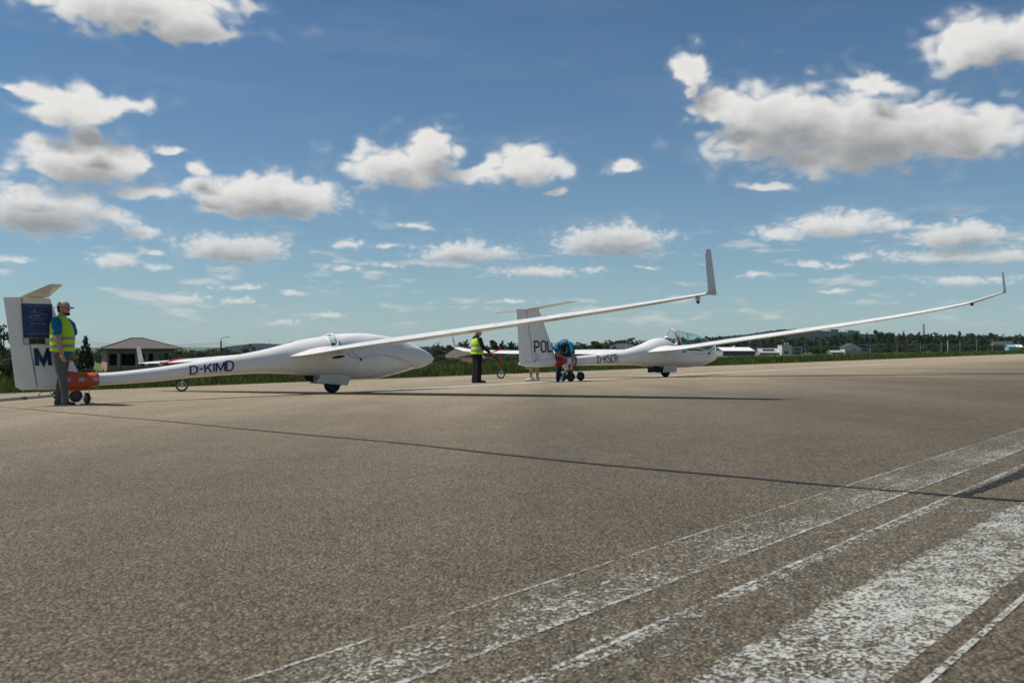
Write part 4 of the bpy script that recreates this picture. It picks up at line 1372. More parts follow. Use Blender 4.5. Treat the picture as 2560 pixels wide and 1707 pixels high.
h0, h1 = bar0.lerp(bar1, .10), bar0.lerp(bar1, .27)
MB().sweep([h0 + Vector((0, 0, .02)), h0 + Vector((0, 0, .05)).lerp(Vector((0, 0, .05)), 1) + (h1 - h0) * .12, h0 + (h1 - h0) * .2 + Vector((0, 0, .095)), h0 + (h1 - h0) * .85 + Vector((0, 0, .095)), h1 + Vector((0, 0, .05)), h1 + Vector((0, 0, .02))], .009, 7).build('tow_bar_handle', BLACKP, TD, smooth=True)

# ---- wing-tip dolly: bicycle wheel on a strut with a red clamp round the wing
def wing_dolly(px, py, th, wing_root, side, fine, ztab, inc, y, r_, strut_m, label):
    fm = ground_frame(px, py, th)
    wp_ = wing_root.matrix_world @ wing_point(fine, ztab, side, y, .3, inc, False)
    fm.translation = Vector((wp_.x, wp_.y, terrain(wp_.x, wp_.y)))
    e = empty('wing_dolly', fm)
    tag(e, label, 'dolly')
    ei = e.matrix_world.inverted() @ wing_root.matrix_world
    pu = [ei @ (wing_point(fine, ztab, side, y, x, inc, True) + Vector((0, 0, .012))) for x in (.0, .1, .3, .55, .8, 1.0)]
    pd = [ei @ (wing_point(fine, ztab, side, y, x, inc, False) + Vector((0, 0, -.012))) for x in (.0, .1, .3, .55, .8, 1.0)]
    mid = (pu[2] + pd[2]) / 2
    c = Vector((mid.x * .0, mid.y * .0, r_))
    wheel(e, c, (.15, 1, 0), r_, .045, 'wheel', spokes=18)
    b = MB()
    for sg in (-1, 1):
        o_ = Vector((-.15 * sg * .04, .045 * sg, 0))
        b.sweep([c + o_, c + o_ + Vector((.01, 0, r_ * .85)), c + o_ * .6 + Vector((.01, 0, r_ * 1.12))], .009, 6)
    b.build('fork', ALU, e)
    low = pd[2].copy()
    b = MB(); b.sweep([c + Vector((.01, 0, r_ * 1.05)), Vector((low.x, low.y, low.z))], [.030, .034], 8)
    b.build('strut', strut_m, e, smooth=True)
    # saddle under the wing and padded arms over it
    b = MB(); b.sweep(pd, .022, 8, 1.8, up=(0, 1, 0)); b.build('saddle', RED, e, smooth=True)
    b = MB(); b.sweep([p_ + Vector((0, 0, .01)) for p_ in pu], .016, 8, 1.2, up=(0, 1, 0)); b.build('clamp_arm', RED, e, smooth=True)
    b = MB(); b.sweep([pd[-1], pd[-1] + Vector((-.16, 0, -.015)), pd[-1] + Vector((-.20, 0, .03)), pu[-1]], [.018, .02, .018, .014], 7); b.build('latch', RED, e, smooth=True)
    return e
wing_dolly(459, 977.5, 0.694, G1, 'L', fine1, ZT1, INC1, 8.15, .175, STEEL, 'bicycle wheel dolly with red clamp under far wing of D-KIMD')

# ------------------------------------------------------------------ far glider D-KSCR
G2 = empty('glider', ground_frame(1664, 942.2, 0.679, 0.0257))
tag(G2, 'white glider D-KSCR with POL on its fin and raised canopy', 'glider')
F2 = Fuse([(-5.95, .56, .50, .012), (-5.6, .62, .452, .05), (-5.2, .66, .43, .085), (-4.55, .69, .438, .112), (-3.88, .71, .44, .130), (-3.19, .75, .432, .152), (-2.18, .82, .42, .195), (-1.54, .925, .408, .240), (-1.08, 1.03, .375, .278),
           (-.69, 1.155, .33, .310), (-.37, 1.225, .30, .330), (-.1, 1.245, .285, .343), (.35, 1.25, .275, .352), (.9, 1.22, .272, .352), (1.51, 1.10, .292, .325), (1.9, .97, .35, .285), (2.15, .875, .415, .235), (2.36, .775, .475, .165), (2.49, .695, .535, .085), (2.53, .625, .60, .012)])
CUT2 = [(-.24, 1.26), (-.16, 1.20), (.15, 1.0), (.45, .80), (.7, .785), (2.06, .765), (2.3, .775), (2.37, .79), (2.6, .80)]
ts2 = nose_refine(stations(F2.tab, .1) + [-.25, -.22, -.19, -.16, .15, .3, .45, 2.36, 2.37], F2.tab)
b = MB()
b.loft([F2.ring(t_, 32) for t_ in ts2 if t_ <= -.24] , True, False)
o_ring = [F2.ring(t_, 33, cut=interp(CUT2, t_)[0]) for t_ in ts2 if t_ >= -.25]
b.loft(o_ring, closed=False)
fus2 = b.build('fuselage', GEL, G2, smooth=True)
b = MB()
b.loft([[Vector((p_.x, p_.y * .955, p_.z + .012 if p_.z < .6 else p_.z - .002)) for p_ in F2.ring(t_, 33, cut=interp(CUT2, t_)[0])] for t_ in ts2 if -.2 <= t_ <= 2.34], closed=False)
b.build('cockpit_liner', COCK, G2, smooth=True)
b = MB(); b.box((.05, -.22, .42), (.95, .22, .50)); b.box((-.12, -.20, .45), (.05, .20, 1.02), Matrix.Rotation(R(-18), 4, 'Y')); b.build('seat', mat('seat_fabric', (.10, .10, .115), .85, .2, var=.1), G2, bevel=.03)
b = MB(); b.box((1.50, -.16, .62), (1.62, .16, .88)); b.build('instrument_panel', BLACKP, G2, bevel=.03)
INC2 = R(5.2)
ZT2 = [(0, .78), (1.4, .80), (2.45, .865), (4.9, .995), (7.0, 1.12), (8.7, 1.25), (9.77, 1.37), (10.4, 1.53)]
WT2 = [(.16, .12, 1.22, .155), (.34, .08, 1.12, .15), (.55, .03, 1.00, .145), (.8, .0, .94, .14), (2.2, -.01, .91, .135), (4.5, -.05, .83, .132), (7.0, -.14, .69, .13), (8.7, -.24, .57, .125), (9.7, -.34, .45, .12), (10.25, -.44, .31, .11), (10.42, -.50, .23, .105)]
WL2 = (.47, .05, .08, .13)
for sd in 'RL':
    wg, fine2 = make_wing(G2, sd, WT2, ZT2, WL2, INC2)
    skin_patch('flap_gap', SEAL, wg, fine2, ZT2, sd, .8, 9.6, .842, .847, INC2, True, .0015, 30, 1)
    p_ = wing_point(fine2, ZT2, sd, 9.72, .5, INC2, False)
    MB().ellipsoid(p_ + Vector((0, 0, -.03)), (.075, .024, .03)).build('tip_skid', BLACKP, wg, smooth=True)
fin2, rud2 = make_tail(G2, [(.46, -4.52, -5.44), (.57, -4.55, -5.45), (.86, -4.66, -5.48), (1.14, -4.77, -5.52), (1.6, -4.96, -5.57), (2.03, -5.14, -5.63)],
          [(.45, -5.45, -5.74), (.54, -5.46, -5.925), (1.14, -5.525, -5.935), (2.035, -5.635, -5.95)], 2.03, (1.64, -5.12, .50, -5.24, .25, 2.045, 2.09), .058, .042, .07)
hinge_gap(rud2, -5.452, .50, -5.632, 2.03, lambda x, z, o: Vector((x, -.75 * (.058 - .016 * (z - .46) / 1.57) - .006, z)))
for z_ in (1.86, 1.80):
    MB().sweep([(-5.06, 0, z_), (-4.86, 0, z_ + .02)], .005, 6).build('probe', BLACKP, fin2)
def reg2(u, v):
    t_ = -3.09 + u * .203
    top, bot, hw = F2.at(t_)
    z = bot + (top - bot) * (.22 + .60 * v)
    return Vector((t_, F2.side(t_, z) - .0035, z))
lettering('D-KSCR', [.55, .36, .56, .55, .55, .55], .16, .145, reg2, 'registration_letter', INK, G2)
def fin_skin2(x, z, off=.004):
    return Vector((x, -.058 + .012 * (z - .46) / 1.57 - off, z))
lettering('POL', [.55, .58, .52], .26, .165, lambda u, v: fin_skin2(-5.40 + u * .292 + .0 * v, .835 + .305 * v + .012 * u), 'fin_letter', INK, fin2)
b = MB()
for k in range(7):
    b.add([fin_skin2(-5.42 + a, .79 - k * .032 + c) for a, c in ((0, 0), (.12 + .05 * (k % 3), 0), (.12 + .05 * (k % 3), .006), (0, .006))], [(0, 1, 2, 3)])
b.build('small_print', SEAL, fin2)
dec([fin_skin2(-5.45 + a, .58 + c) for a, c in ((0, .02), (.05, .03), (.09, .035), (.09, 0), (.06, -.015))], 'maker_mark', INK, fin2)
dec([fin_skin2(-5.34 + a, .58 + c) for a, c in ((0, .0), (.22, .015), (.22, .024), (0, .012))], 'maker_print', SEAL, fin2)
# crew name and emblem below the canopy rail
b = MB()
for k, u in enumerate([0, .06, .11, .16, .22, .30, .36, .42, .46, .52, .58, .64]):
    t_ = 1.02 + u
    for dz_ in (0,):
        b.add([Vector((t_ + a, F2.side(t_ + a, .70 + c) - .004, .70 + c)) for a, c in ((0, -.02), (.018, -.02), (.018, .025 if k in (0, 6) else .008), (0, .025 if k in (0, 6) else .008))], [(0, 1, 2, 3)])
b.build('name_lettering', mat('grey_film', (.30, .30, .30), .5, .4, var=.1), G2)
b = MB()
for poly in ([(0, .0), (.14, .0), (.17, .05), (.03, .05)], [(.05, .058), (.20, .058), (.23, .085), (.08, .085)]):
    b.add([Vector((1.74 + a, F2.side(1.74 + a, .665 + c) - .005, .665 + c)) for a, c in poly], [(0, 1, 2, 3)])
b.build('emblem', INK, G2)
# sleeve of tape where the tail cover sat, engine door seam, inlet
b = MB(); b.loft([F2.ring(t_, 32, off=.004) for t_ in (-3.97, -3.90)], False, False); b.build('boom_strap', SEAL, G2, smooth=True)
b = MB(); rows = []
for i in range(11):
    t_ = -1.62 + .62 * i / 10
    top, bot, hw = F2.at(t_); zc = bot + (top - bot) * .46
    rows.append([Vector((t_, y_, zc + (top - zc + .004) * math.sqrt(max(0, 1 - (y_ / hw) ** 2)))) for y_ in (-.14, -.10, -.06)])
b.loft(rows, closed=False); b.build('engine_door_seam', SEAL, G2)
pts = [(.42, .765), (.50, .785), (.72, .79), (.52, .74)]
dec([Vector((a, F2.side(a, c) - .004, c)) for a, c in pts], 'air_inlet', DARK, G2)
wheel(G2, (0, 0, .18), (0, 1, 0), .18, .14, 'main_wheel')
b = MB()
for sg in (-1, 1): b.sweep([(0, sg * .09, .18), (-.12, sg * .10, .40)], [.018, .022], 8)
b.build('landing_leg', STEEL, G2)
for sg in (-1, 1):
    m_ = Matrix(((1, 0, 0, 0), (0, sg * .30, sg * 1.0, sg * .09), (0, 1, 0, 0), (0, 0, 0, 1)))
    MB().prism([(-.28, .145), (-.28, .34), (.35, .33), (.35, .135)], .014, m_).build('wheel_door', GEL, G2, bevel=.004)
MB().box((-.66, -.14, .16), (-.30, .14, .36)).build('wheel_well_box', DARK, G2)
# canopy tilted up about its nose
b = MB(); rows, edge, arch = [], [], []
CAN = [(.36, 1.505, 1.02, .27), (.7, 1.465, .96, .30), (1.2, 1.40, .88, .315), (1.51, 1.345, .83, .305), (1.8, 1.265, .79, .28), (2.06, 1.185, .765, .235), (2.28, 1.105, .785, .175), (2.42, 1.05, .84, .11), (2.50, 1.015, .90, .06), (2.53, 1.0, .95, .015)]
n_ = 22
for i in range(40):
    t_ = .36 + 2.17 * i / 39
    top, bot, hw = interp(CAN, t_)
    ring = []
    for k in range(25):
        a = math.pi * k / 24
        lean = .16 * (1 - math.sin(a)) * max(0, 1 - (t_ - .36) / 1.2)        # rear frame leans
        ring.append(Vector((t_ + lean, -hw * math.cos(a) * (1 + .08 * math.sin(a)), bot + (top - bot) * math.sin(a) ** .8)))
    rows.append(ring)
b.loft(rows, closed=False)
can = b.build('canopy', GLASS, G2, smooth=True)
MB().sweep(rows[0], .017, 7).build('canopy_frame', GEL, can, smooth=True)
MB().sweep([r_[0] for r_ in rows] + [rows[-1][12]] + [r_[24] for r_ in rows[::-1]], .014, 6).build('canopy_rail', GEL, can, smooth=True)
MB().sweep([rows[2][12] + Vector((-.05, 0, .0)), rows[0][12] + Vector((-.06, 0, .005))], .012, 6).build('canopy_latch', BLACKP, can)
b = MB()
t_i = 16
top_p = rows[t_i][12]
b.sweep([Vector((top_p.x - .06, 0, .78)), Vector((top_p.x - .08, 0, top_p.z - .12)), Vector((top_p.x - .10, 0, top_p.z - .02))], .010, 6)
b.sweep([Vector((top_p.x - .08, 0, top_p.z - .14)), Vector((top_p.x + .02, 0, top_p.z - .035))], .007, 6)
b.build('canopy_stay', BLACKP, can)

# ---- red tail dolly of the far glider
TD2 = empty('tail_dolly', ground_frame(1428, 952.5, 0.679))
tag(TD2, 'red tail dolly with black wheels and drilled silver bracket under D-KSCR', 'dolly')
g2i = TD2.matrix_world.inverted() @ G2.matrix_world
b = MB(); b.loft([[g2i @ p_ for p_ in F2.ring(t_, 26, off=.016)] for t_ in (-4.68, -4.6, -4.5, -4.38, -4.28)], False, False)
sh2 = b.build('shell', RED, TD2, smooth=True); sh2.modifiers.new('thickness', 'SOLIDIFY').thickness = .01
ti2 = TD2.matrix_world.inverted()
wl_c = []
for px, py, r_ in ((1408, 952.5, .125), (1427, 953.5, .135), (1452, 951.5, .130)):
    c_ = ti2 @ gpt(px, py) + Vector((0, 0, r_)); wl_c.append(c_)
    wheel(TD2, c_, (.15, 1, 0), r_, .07)
b = MB()
b.sweep([wl_c[1], wl_c[2]], .014, 8)
for c_ in wl_c: b.sweep([c_, Vector((c_.x * .6 - .05, 0, .42))], .015, 8)
b.build('axle_frame', BLACKP, TD2)
def brk(u, v):
    return Vector((u, -.20, v))
br = [(-.30, .40), (-.12, .46), (-.02, .28), (-.34, -.02), (-.40, .01), (-.20, .26)]
b = MB(); b.prism(br, .012, Matrix(((1, 0, 0, -.30), (0, 0, 1, -.30), (0, 1, 0, .06), (0, 0, 0, 1))))
bk = b.build('bracket', ALU, TD2, bevel=.003)
b = MB()
for u, v, r_ in ((-.17, .36, .022), (-.13, .24, .022), (-.20, .155, .022), (-.28, .075, .02)):
    b.lathe([(-.004, r_), (.018, r_)], Vector((u - .30, -.30, v + .06)), (0, 1, 0), 14)
b.build('lightening_hole', DARK, bk)
wing_dolly(1260, 945.3, 0.679, G2, 'L', fine2, ZT2, INC2, 7.84, .185, RED, 'bicycle wheel dolly on a red strut under far wing of D-KSCR')

# ================================================================== PEOPLE
SKIN = mat('skin', (.42, .235, .165), .55, .4, var=.08, vscale=20)
SKIN2 = mat('skin_tanned', (.36, .19, .13), .55, .4, var=.08, vscale=20)
HIVIS = mat('hi_vis_yellow', (.42, .67, .02), .7, .3, var=.06, vscale=12, bump=.15, bscale=14)
BLUET = mat('blue_shirt', (.008, .13, .25), .8, .2, var=.12, vscale=10, bump=.2, bscale=12)
GREYT = mat('grey_trousers', (.115, .105, .10), .8, .25, var=.12, vscale=9, bump=.35, bscale=11)
BLACKC = mat('black_cloth', (.008, .008, .009), .8, .25, var=.2, vscale=9, bump=.3, bscale=11)
JEANS = mat('dark_jeans', (.025, .035, .055), .85, .2, var=.2, vscale=9, bump=.3, bscale=12)
TAPE = mat('grey_reflective_band', (.20, .20, .21), .45, .5, metal=.2, var=.1)
SHOE = mat('dark_shoe', (.035, .035, .037), .7, .3, var=.2)
SOLE = mat('pale_sole', (.30, .30, .29), .7, .3, var=.1)
WSHOE = mat('white_shoe', (.62, .60, .57), .65, .3, var=.1)
HAIRD = mat('dark_hair', (.018, .013, .010), .7, .3, var=.2)
HAIRB = mat('blond_hair', (.42, .29, .12), .6, .3, var=.15)
CAPB = mat('beige_cap', (.40, .35, .30), .8, .2, var=.12, vscale=14)
CAPBR = mat('brown_cap_brim', (.13, .085, .07), .8, .2, var=.12)
CAPK = mat('black_cap', (.018, .017, .017), .8, .2, var=.15)
WHITEC = mat('white_cloth', (.74, .74, .75), .8, .2, var=.06, vscale=10, bump=.2, bscale=12)

def head(b, c, fwd=Vector((1, 0, 0)), up=Vector((0, 0, 1)), k=1.0):
    """adds skull, jaw, nose, ears to a builder; c is the centre of the skull"""
    f = Vector(fwd).normalized(); u = Vector(up); u = (u - f * u.dot(f)).normalized(); s_ = u.cross(f)
    m3 = Matrix((f, s_, u)).transposed()
    M = lambda x, y, z: Vector(c) + (f * x + s_ * y + u * z) * k
    b.ellipsoid(M(-.005, 0, .02), (.097 * k, .077 * k, .098 * k), mtx=m3)
    b.ellipsoid(M(.025, 0, -.055), (.068 * k, .058 * k, .070 * k), mtx=m3)
    b.ellipsoid(M(.075, 0, -.095), (.026 * k, .03 * k, .022 * k), mtx=m3)      # chin
    b.limb([tuple(M(.083, 0, .01)) + (.010 * k,), tuple(M(.108, 0, -.028)) + (.014 * k,)], 8)   # nose
    b.ellipsoid(M(.088, 0, -.062), (.014 * k, .026 * k, .010 * k), mtx=m3)    # lips
    for sg in (-1, 1):
        b.ellipsoid(M(-.012, sg * .078, -.012), (.020 * k, .010 * k, .032 * k), mtx=m3)
    return M
def hand(b, w, d, nrm, k=1.0, curl=.35):
    """wrist, direction of the fingers, palm normal; five separate fingers"""
    d = Vector(d).normalized(); n_ = Vector(nrm); n_ = (n_ - d * n_.dot(d)).normalized(); s_ = n_.cross(d)
    w = Vector(w)
    b.ellipsoid(w + d * .05 * k, (.052 * k, .040 * k, .018 * k), mtx=Matrix((d, s_, n_)).transposed())
    for i, L in enumerate((.068, .078, .074, .058)):
        o_ = w + d * .085 * k + s_ * (.029 - .0195 * i) * k
        a1 = o_ + (d * math.cos(curl) + n_ * math.sin(curl)) * L * .5 * k
        a2 = a1 + (d * math.cos(curl * 2.4) + n_ * math.sin(curl * 2.4)) * L * .5 * k
        b.limb([tuple(o_) + (.0098 * k,), tuple(a1) + (.0092 * k,), tuple(a2) + (.008 * k,)], 7)
    o_ = w + d * .028 * k + s_ * .034 * k
    a1 = o_ + (d * .6 + s_ * .62 + n_ * .4).normalized() * .038 * k
    a2 = a1 + (d * .85 + s_ * .2 + n_ * .45).normalized() * .030 * k
    b.limb([tuple(o_) + (.012 * k,), tuple(a1) + (.0105 * k,), tuple(a2) + (.0085 * k,)], 7)
def cap(e, M, brim_len, crown_m, brim_m):
    """baseball cap on a head frame"""
    b = MB(); rings = []
    for i in range(6):
        th = R(90) * i / 6
        rings.append([M(-.008 + .106 * math.cos(th) * math.cos(a), .086 * math.cos(th) * math.sin(a), .035 + .098 * math.sin(th)) for a in [2 * math.pi * j / 20 for j in range(20)]])
    b.loft(rings, False, True)
    c_ = b.build('cap', crown_m, e, smooth=True); c_.modifiers.new('thickness', 'SOLIDIFY').thickness = .004
    b = MB(); rows = []
    for i in range(5):
        u = i / 4
        rows.append([M(.070 + (brim_len + .03) * u * math.cos(a * .8) - .02 * (1 - math.cos(a)), .082 * math.sin(a) * (1 - .25 * u), .040 - .028 * u - .02 * (1 - math.cos(a))) for a in [R(-85 + 170 * j / 12) for j in range(13)]])
    b.loft(rows, closed=False)
    o_ = b.build('brim', brim_m, c_, smooth=True); o_.modifiers.new('thickness', 'SOLIDIFY').thickness = .004
    return c_
def shoe(e, heel, toe, material, sole_m, name='shoe'):
    heel, toe = Vector(heel), Vector(toe)
    d = (toe - heel); L = d.length; d.normalize(); s_ = Vector((-d.y, d.x, 0))
    m3 = Matrix((d, s_, Vector((0, 0, 1)))).transposed()
    b = MB()
    b.ellipsoid(heel + d * L * .25 + Vector((0, 0, .055)), (L * .27, .040, .058), mtx=m3)
    b.ellipsoid(heel + d * L * .62 + Vector((0, 0, .042)), (L * .37, .046, .040), mtx=m3)
    b.ellipsoid(heel + d * L * .22 + Vector((0, 0, .095)), (.055, .040, .045), mtx=m3)
    o_ = b.build(name, material, e, remesh=.009, sm=4)
    b = MB(); pl = []
    for j in range(18):
        a = 2 * math.pi * j / 18
        x = .5 + .52 * math.cos(a)
        pl.append((x * L, (.047 + .004 * math.cos(a)) * math.sin(a)))
    mt = Matrix(((d.x, s_.x, 0, heel.x), (d.y, s_.y, 0, heel.y), (0, 0, 1, heel.z), (0, 0, 0, 1)))
    b.prism(pl, .024, mt); b.build('sole', sole_m, o_)
    return o_
def ring_ell(z, cx, rx, ry, cy=0.0, n=28, wob=0.0, ph=0.0, tilt=0.0, e=.85):
    pts = []
    for j in range(n):
        a = 2 * math.pi * j / n
        r_ = 1 + wob * math.sin(5 * a + ph) + wob * .6 * math.sin(9 * a - ph * 1.7)
        ca, sa = math.cos(a), math.sin(a)
        x = rx * r_ * math.copysign(abs(ca) ** e, ca); y = ry * r_ * math.copysign(abs(sa) ** e, sa)
        pts.append(Vector((cx + x, cy + y, z + tilt * x)))
    return pts

def vest(e, tab, bands, material, band_m, off=0.0):
    """sleeveless waistcoat: loft of sections (z, cx, rx, ry); open at arms, neck and hem"""
    b = MB(); rows = []
    z0, z1 = tab[0][0], tab[-1][0]
    for i in range(25):
        z = z0 + (z1 - z0) * i / 24
        cx, rx, ry = interp(tab, z)
        rows.append(ring_ell(z, cx, rx, ry, wob=.014 * (1 - i / 30), ph=z * 9))
    b.loft(rows, False, False)
    v = b.build('vest', material, e, smooth=True); v.modifiers.new('thickness', 'SOLIDIFY').thickness = .006
    for za, zb in bands:
        b = MB(); rr = []
        for i in range(4):
            z = za + (zb - za) * i / 3
            cx, rx, ry = interp(tab, z)
            rr.append(ring_ell(z, cx, rx + .006, ry + .006, wob=.014 * (1 - (z - z0) / (z1 - z0) * .8), ph=z * 9, tilt=.05))
        b.loft(rr, False, False)
        b.build('reflective_band', band_m, v, smooth=True)
    return v

# ---- man by the tail of the near glider
p_ = gpt(153, 1014.5)
PM = empty('person', Matrix.Translation(p_) @ Matrix.Rotation(R(-3), 4, 'Z') @ Matrix.Scale(1.04, 4))
tag(PM, 'man in yellow hi-vis vest, blue shirt, grey trousers and cap beside the orange dolly', 'person')
b = MB()
hM = head(b, (.045, 0, 1.655))
b.limb([(-.005, 0, 1.45, .062), (.02, 0, 1.585, .056)])
b.limb([(0, 0, .92, .14), (.03, 0, 1.1, .15), (0, 0, 1.32, .15), (-.01, 0, 1.42, .10)])
b.limb([(-.02, -.14, 1.435, .07), (-.02, .14, 1.435, .07)])
b.limb([(.05, -.19, 1.385, .060), (.08, -.25, 1.15, .050), (.15, -.245, .905, .036)])
hand(b, (.153, -.243, .90), (.16, .02, -1), (.3, 1, 0), 1.1, .45)
b.limb([(.0, .19, 1.385, .060), (-.005, .245, 1.15, .047), (.05, .235, .905, .033)])
hand(b, (.052, .233, .90), (.16, -.02, -1), (.3, -1, 0), 1.05, .45)
for sg, kx, ax in ((-1, .085, .125), (1, -.045, -.105)):
    b.limb([(0, sg * .095, .90, .095), (kx, sg * .105, .50, .062), (ax, sg * .105, .10, .042)])
b.build('body', SKIN, PM, remesh=.0075, sm=3)
b = MB()
b.ellipsoid(hM(-.03, 0, .012), (.082, .079, .075)); b.ellipsoid(hM(-.06, 0, -.03), (.045, .066, .06))
b.build('hair', HAIRD, PM, remesh=.009)
b = MB(); b.ellipsoid(hM(.060, 0, -.098), (.046, .054, .032)); b.ellipsoid(hM(.02, 0, -.07), (.05, .062, .03)); b.build('beard', HAIRD, PM, remesh=.008)
cap(PM, hM, .085, CAPB, CAPBR)
b = MB()
b.limb([(.01, 0, .90, .150), (.02, 0, 1.1, .155), (.0, 0, 1.3, .152), (-.015, 0, 1.42, .11), (-.005, 0, 1.495, .070)])
for sg in (-1, 1):
    b.limb([(.0, sg * .15, 1.425, .085), (.045, sg * .205, 1.37, .085), (.07, sg * .24, 1.25, .076)])
b.build('shirt', BLUET, PM, remesh=.014, sm=5)
vest(PM, [(.925, .015, .165, .20), (1.0, .02, .172, .20), (1.12, .02, .178, .20), (1.27, .01, .172, .19), (1.38, -.005, .155, .172), (1.46, -.015, .12, .14), (1.52, -.01, .08, .09)], [(1.115, 1.165), (.985, 1.035)], HIVIS, TAPE)
b = MB()
b.limb([(.0, -.075, .88, .108), (.0, .075, .88, .108)])
for sg, kx, ax in ((-1, .085, .13), (1, -.045, -.10)):
    b.limb([(0, sg * .085, .88, .108), (.04 if sg < 0 else -.025, sg * .10, .66, .088), (kx, sg * .105, .48, .070), (ax * .95, sg * .106, .25, .061), (ax, sg * .106, .075, .064)])
b.build('trousers', GREYT, PM, remesh=.013, sm=3)
shoe(PM, (.045, -.11, 0), (.335, -.125, 0), SHOE, SOLE); shoe(PM, (-.18, .105, 0), (.10, .13, 0), SHOE, SOLE)

# ---- person in black with a vest, hand on the wing dolly
p_ = gpt(1193, 957)
PW = empty('person', Matrix.Translation(p_) @ Matrix.Rotation(R(28), 4, 'Z') @ Matrix.Scale(.955, 4))
tag(PW, 'blond person in black clothes and yellow vest holding the red wing clamp', 'person')
b = MB()
wM = head(b, (.05, 0, 1.60), (.98, -.1, -.10))
b.limb([(-.005, 0, 1.40, .055), (.03, 0, 1.53, .05)])
b.limb([(0, 0, .92, .13), (.01, 0, 1.1, .125), (0, 0, 1.3, .13), (-.01, 0, 1.38, .09)])
WS, WE, WW = (.0, -.19, 1.37), (.06, -.27, 1.12), (.30, -.30, .955)
b.limb([WS + (.055,), WE + (.042,), WW + (.032,)])
hand(b, WW, (.9, -.15, -.25), (0, .25, -1), 1.0, .6)
b.limb([(.0, .19, 1.37, .055), (.05, .24, 1.12, .042), (.22, .20, .96, .032)])
hand(b, (.22, .20, .96), (.95, -.1, -.2), (0, -.2, -1), 1.0, .6)
for sg in (-1, 1):
    b.limb([(0, sg * .09, .90, .09), (0, sg * .10, .5, .06), (0, sg * .10, .1, .04)])
b.build('body', SKIN, PW, remesh=.0075, sm=3)
b = MB(); b.ellipsoid(wM(-.018, 0, .028), (.098, .086, .095)); b.ellipsoid(wM(-.075, 0, -.05), (.045, .065, .085)); b.limb([tuple(wM(-.08, 0, -.08)) + (.05,), tuple(wM(-.09, 0, -.19)) + (.03,)])
b.build('hair', HAIRB, PW, remesh=.010)
b = MB()
b.limb([(.0, 0, .93, .15), (.01, 0, 1.1, .15), (.0, 0, 1.28, .155), (-.01, 0, 1.38, .11), (.0, 0, 1.45, .075)])
b.limb([(.0, -.15, 1.375, .075), WS + (.078,), (.03, -.235, 1.25, .066), WE + (.060,), (.18, -.287, 1.035, .052), (.275, -.297, .97, .045)])
b.limb([(.0, .15, 1.375, .075), (.0, .19, 1.37, .078), (.05, .24, 1.12, .060), (.20, .205, .975, .046)])
b.ellipsoid((-.075, 0, 1.415), (.075, .115, .065)); b.limb([(-.10, 0, 1.41, .06), (-.12, 0, 1.30, .03)])
b.build('hoodie', BLACKC, PW, remesh=.013, sm=4)
vv = vest(PW, [(.90, .0, .185, .225), (1.0, .005, .185, .22), (1.15, .005, .18, .21), (1.27, .0, .172, .195), (1.36, -.01, .14, .165), (1.42, -.015, .10, .115)], [(1.155, 1.205), (.995, 1.045)], HIVIS, TAPE)
bm_ = mat('vest_print', (.30, .12, .03), .7, .3, var=.2)
b = MB()
for pl in ([(-.03, 1.29), (.03, 1.29), (.0, 1.245)], [(-.075, 1.232), (.075, 1.232), (.075, 1.226), (-.075, 1.226)]):
    b.add([Vector((-.1785 + .25 * y_ * y_ + .35 * max(0, z_ - 1.24), y_, z_)) for y_, z_ in pl], [tuple(range(len(pl)))])
b.build('back_print', bm_, vv)
b = MB()
b.limb([(.0, -.085, .88, .125), (.0, .085, .88, .125)])
for sg in (-1, 1):
    b.limb([(0, sg * .085, .88, .125), (.005, sg * .095, .6, .108), (-.01, sg * .10, .35, .102), (-.03, sg * .105, .055, .108)])
b.build('trousers', BLACKC, PW, remesh=.013, sm=3)
shoe(PW, (-.08, -.11, 0), (.24, -.15, 0), BLACKC, BLACKC); shoe(PW, (-.10, .10, 0), (.20, .13, 0), BLACKC, BLACKC)

# ---- man bending over the far glider's tail boom
p_ = gpt(1411, 953.1)
PB = empty('person', Matrix.Translation(p_) @ Matrix.Rotation(R(-93), 4, 'Z'))
tag(PB, 'man in blue shirt and black cap bending over the red tail dolly', 'person')
b = MB()
BF, BU = Vector((.45, 0, -.9)), Vector((.9, 0, .45))
bM = head(b, (.50, -.02, .995), BF, BU)
b.limb([(.30, 0, 1.06, .06), (.42, 0, 1.04, .056)])
b.limb([(-.14, 0, .92, .14), (.02, 0, 1.04, .14), (.20, 0, 1.07, .14), (.28, 0, 1.06, .10)])
b.limb([(.26, -.12, 1.02, .055), (.26, .12, 1.02, .055)])
BLs, BLe, BLw = (.27, .195, .965), (.40, .25, .68), (.38, .20, .38)      # far-reaching arm down to the bracket
BRs, BRe, BRw = (.27, -.195, .965), (.36, -.23, .80), (.46, -.09, .72)
b.limb([BLs + (.052,), BLe + (.046,), BLw + (.034,)]); hand(b, BLw, (.1, -.25, -1), (0, -1, .2), 1.05, .5)
b.limb([BRs + (.052,), BRe + (.046,), BRw + (.034,)]); hand(b, BRw, (.5, .8, -.25), (.2, 0, -1), 1.05, .6)
for sg in (-1, 1):
    b.limb([(-.14, sg * .10, .90, .10), (-.02, sg * .16, .50, .065), (-.05, sg * .17, .1, .045)])
b.build('body', SKIN2, PB, remesh=.0075, sm=3)
b = MB(); b.ellipsoid(bM(-.03, 0, .012), (.082, .079, .075)); b.build('hair', HAIRD, PB, remesh=.009)
cap(PB, bM, .085, CAPK, CAPK)
b = MB()
b.limb([(-.14, 0, .93, .165), (.02, 0, 1.03, .17), (.20, 0, 1.05, .165), (.29, 0, 1.04, .115)])
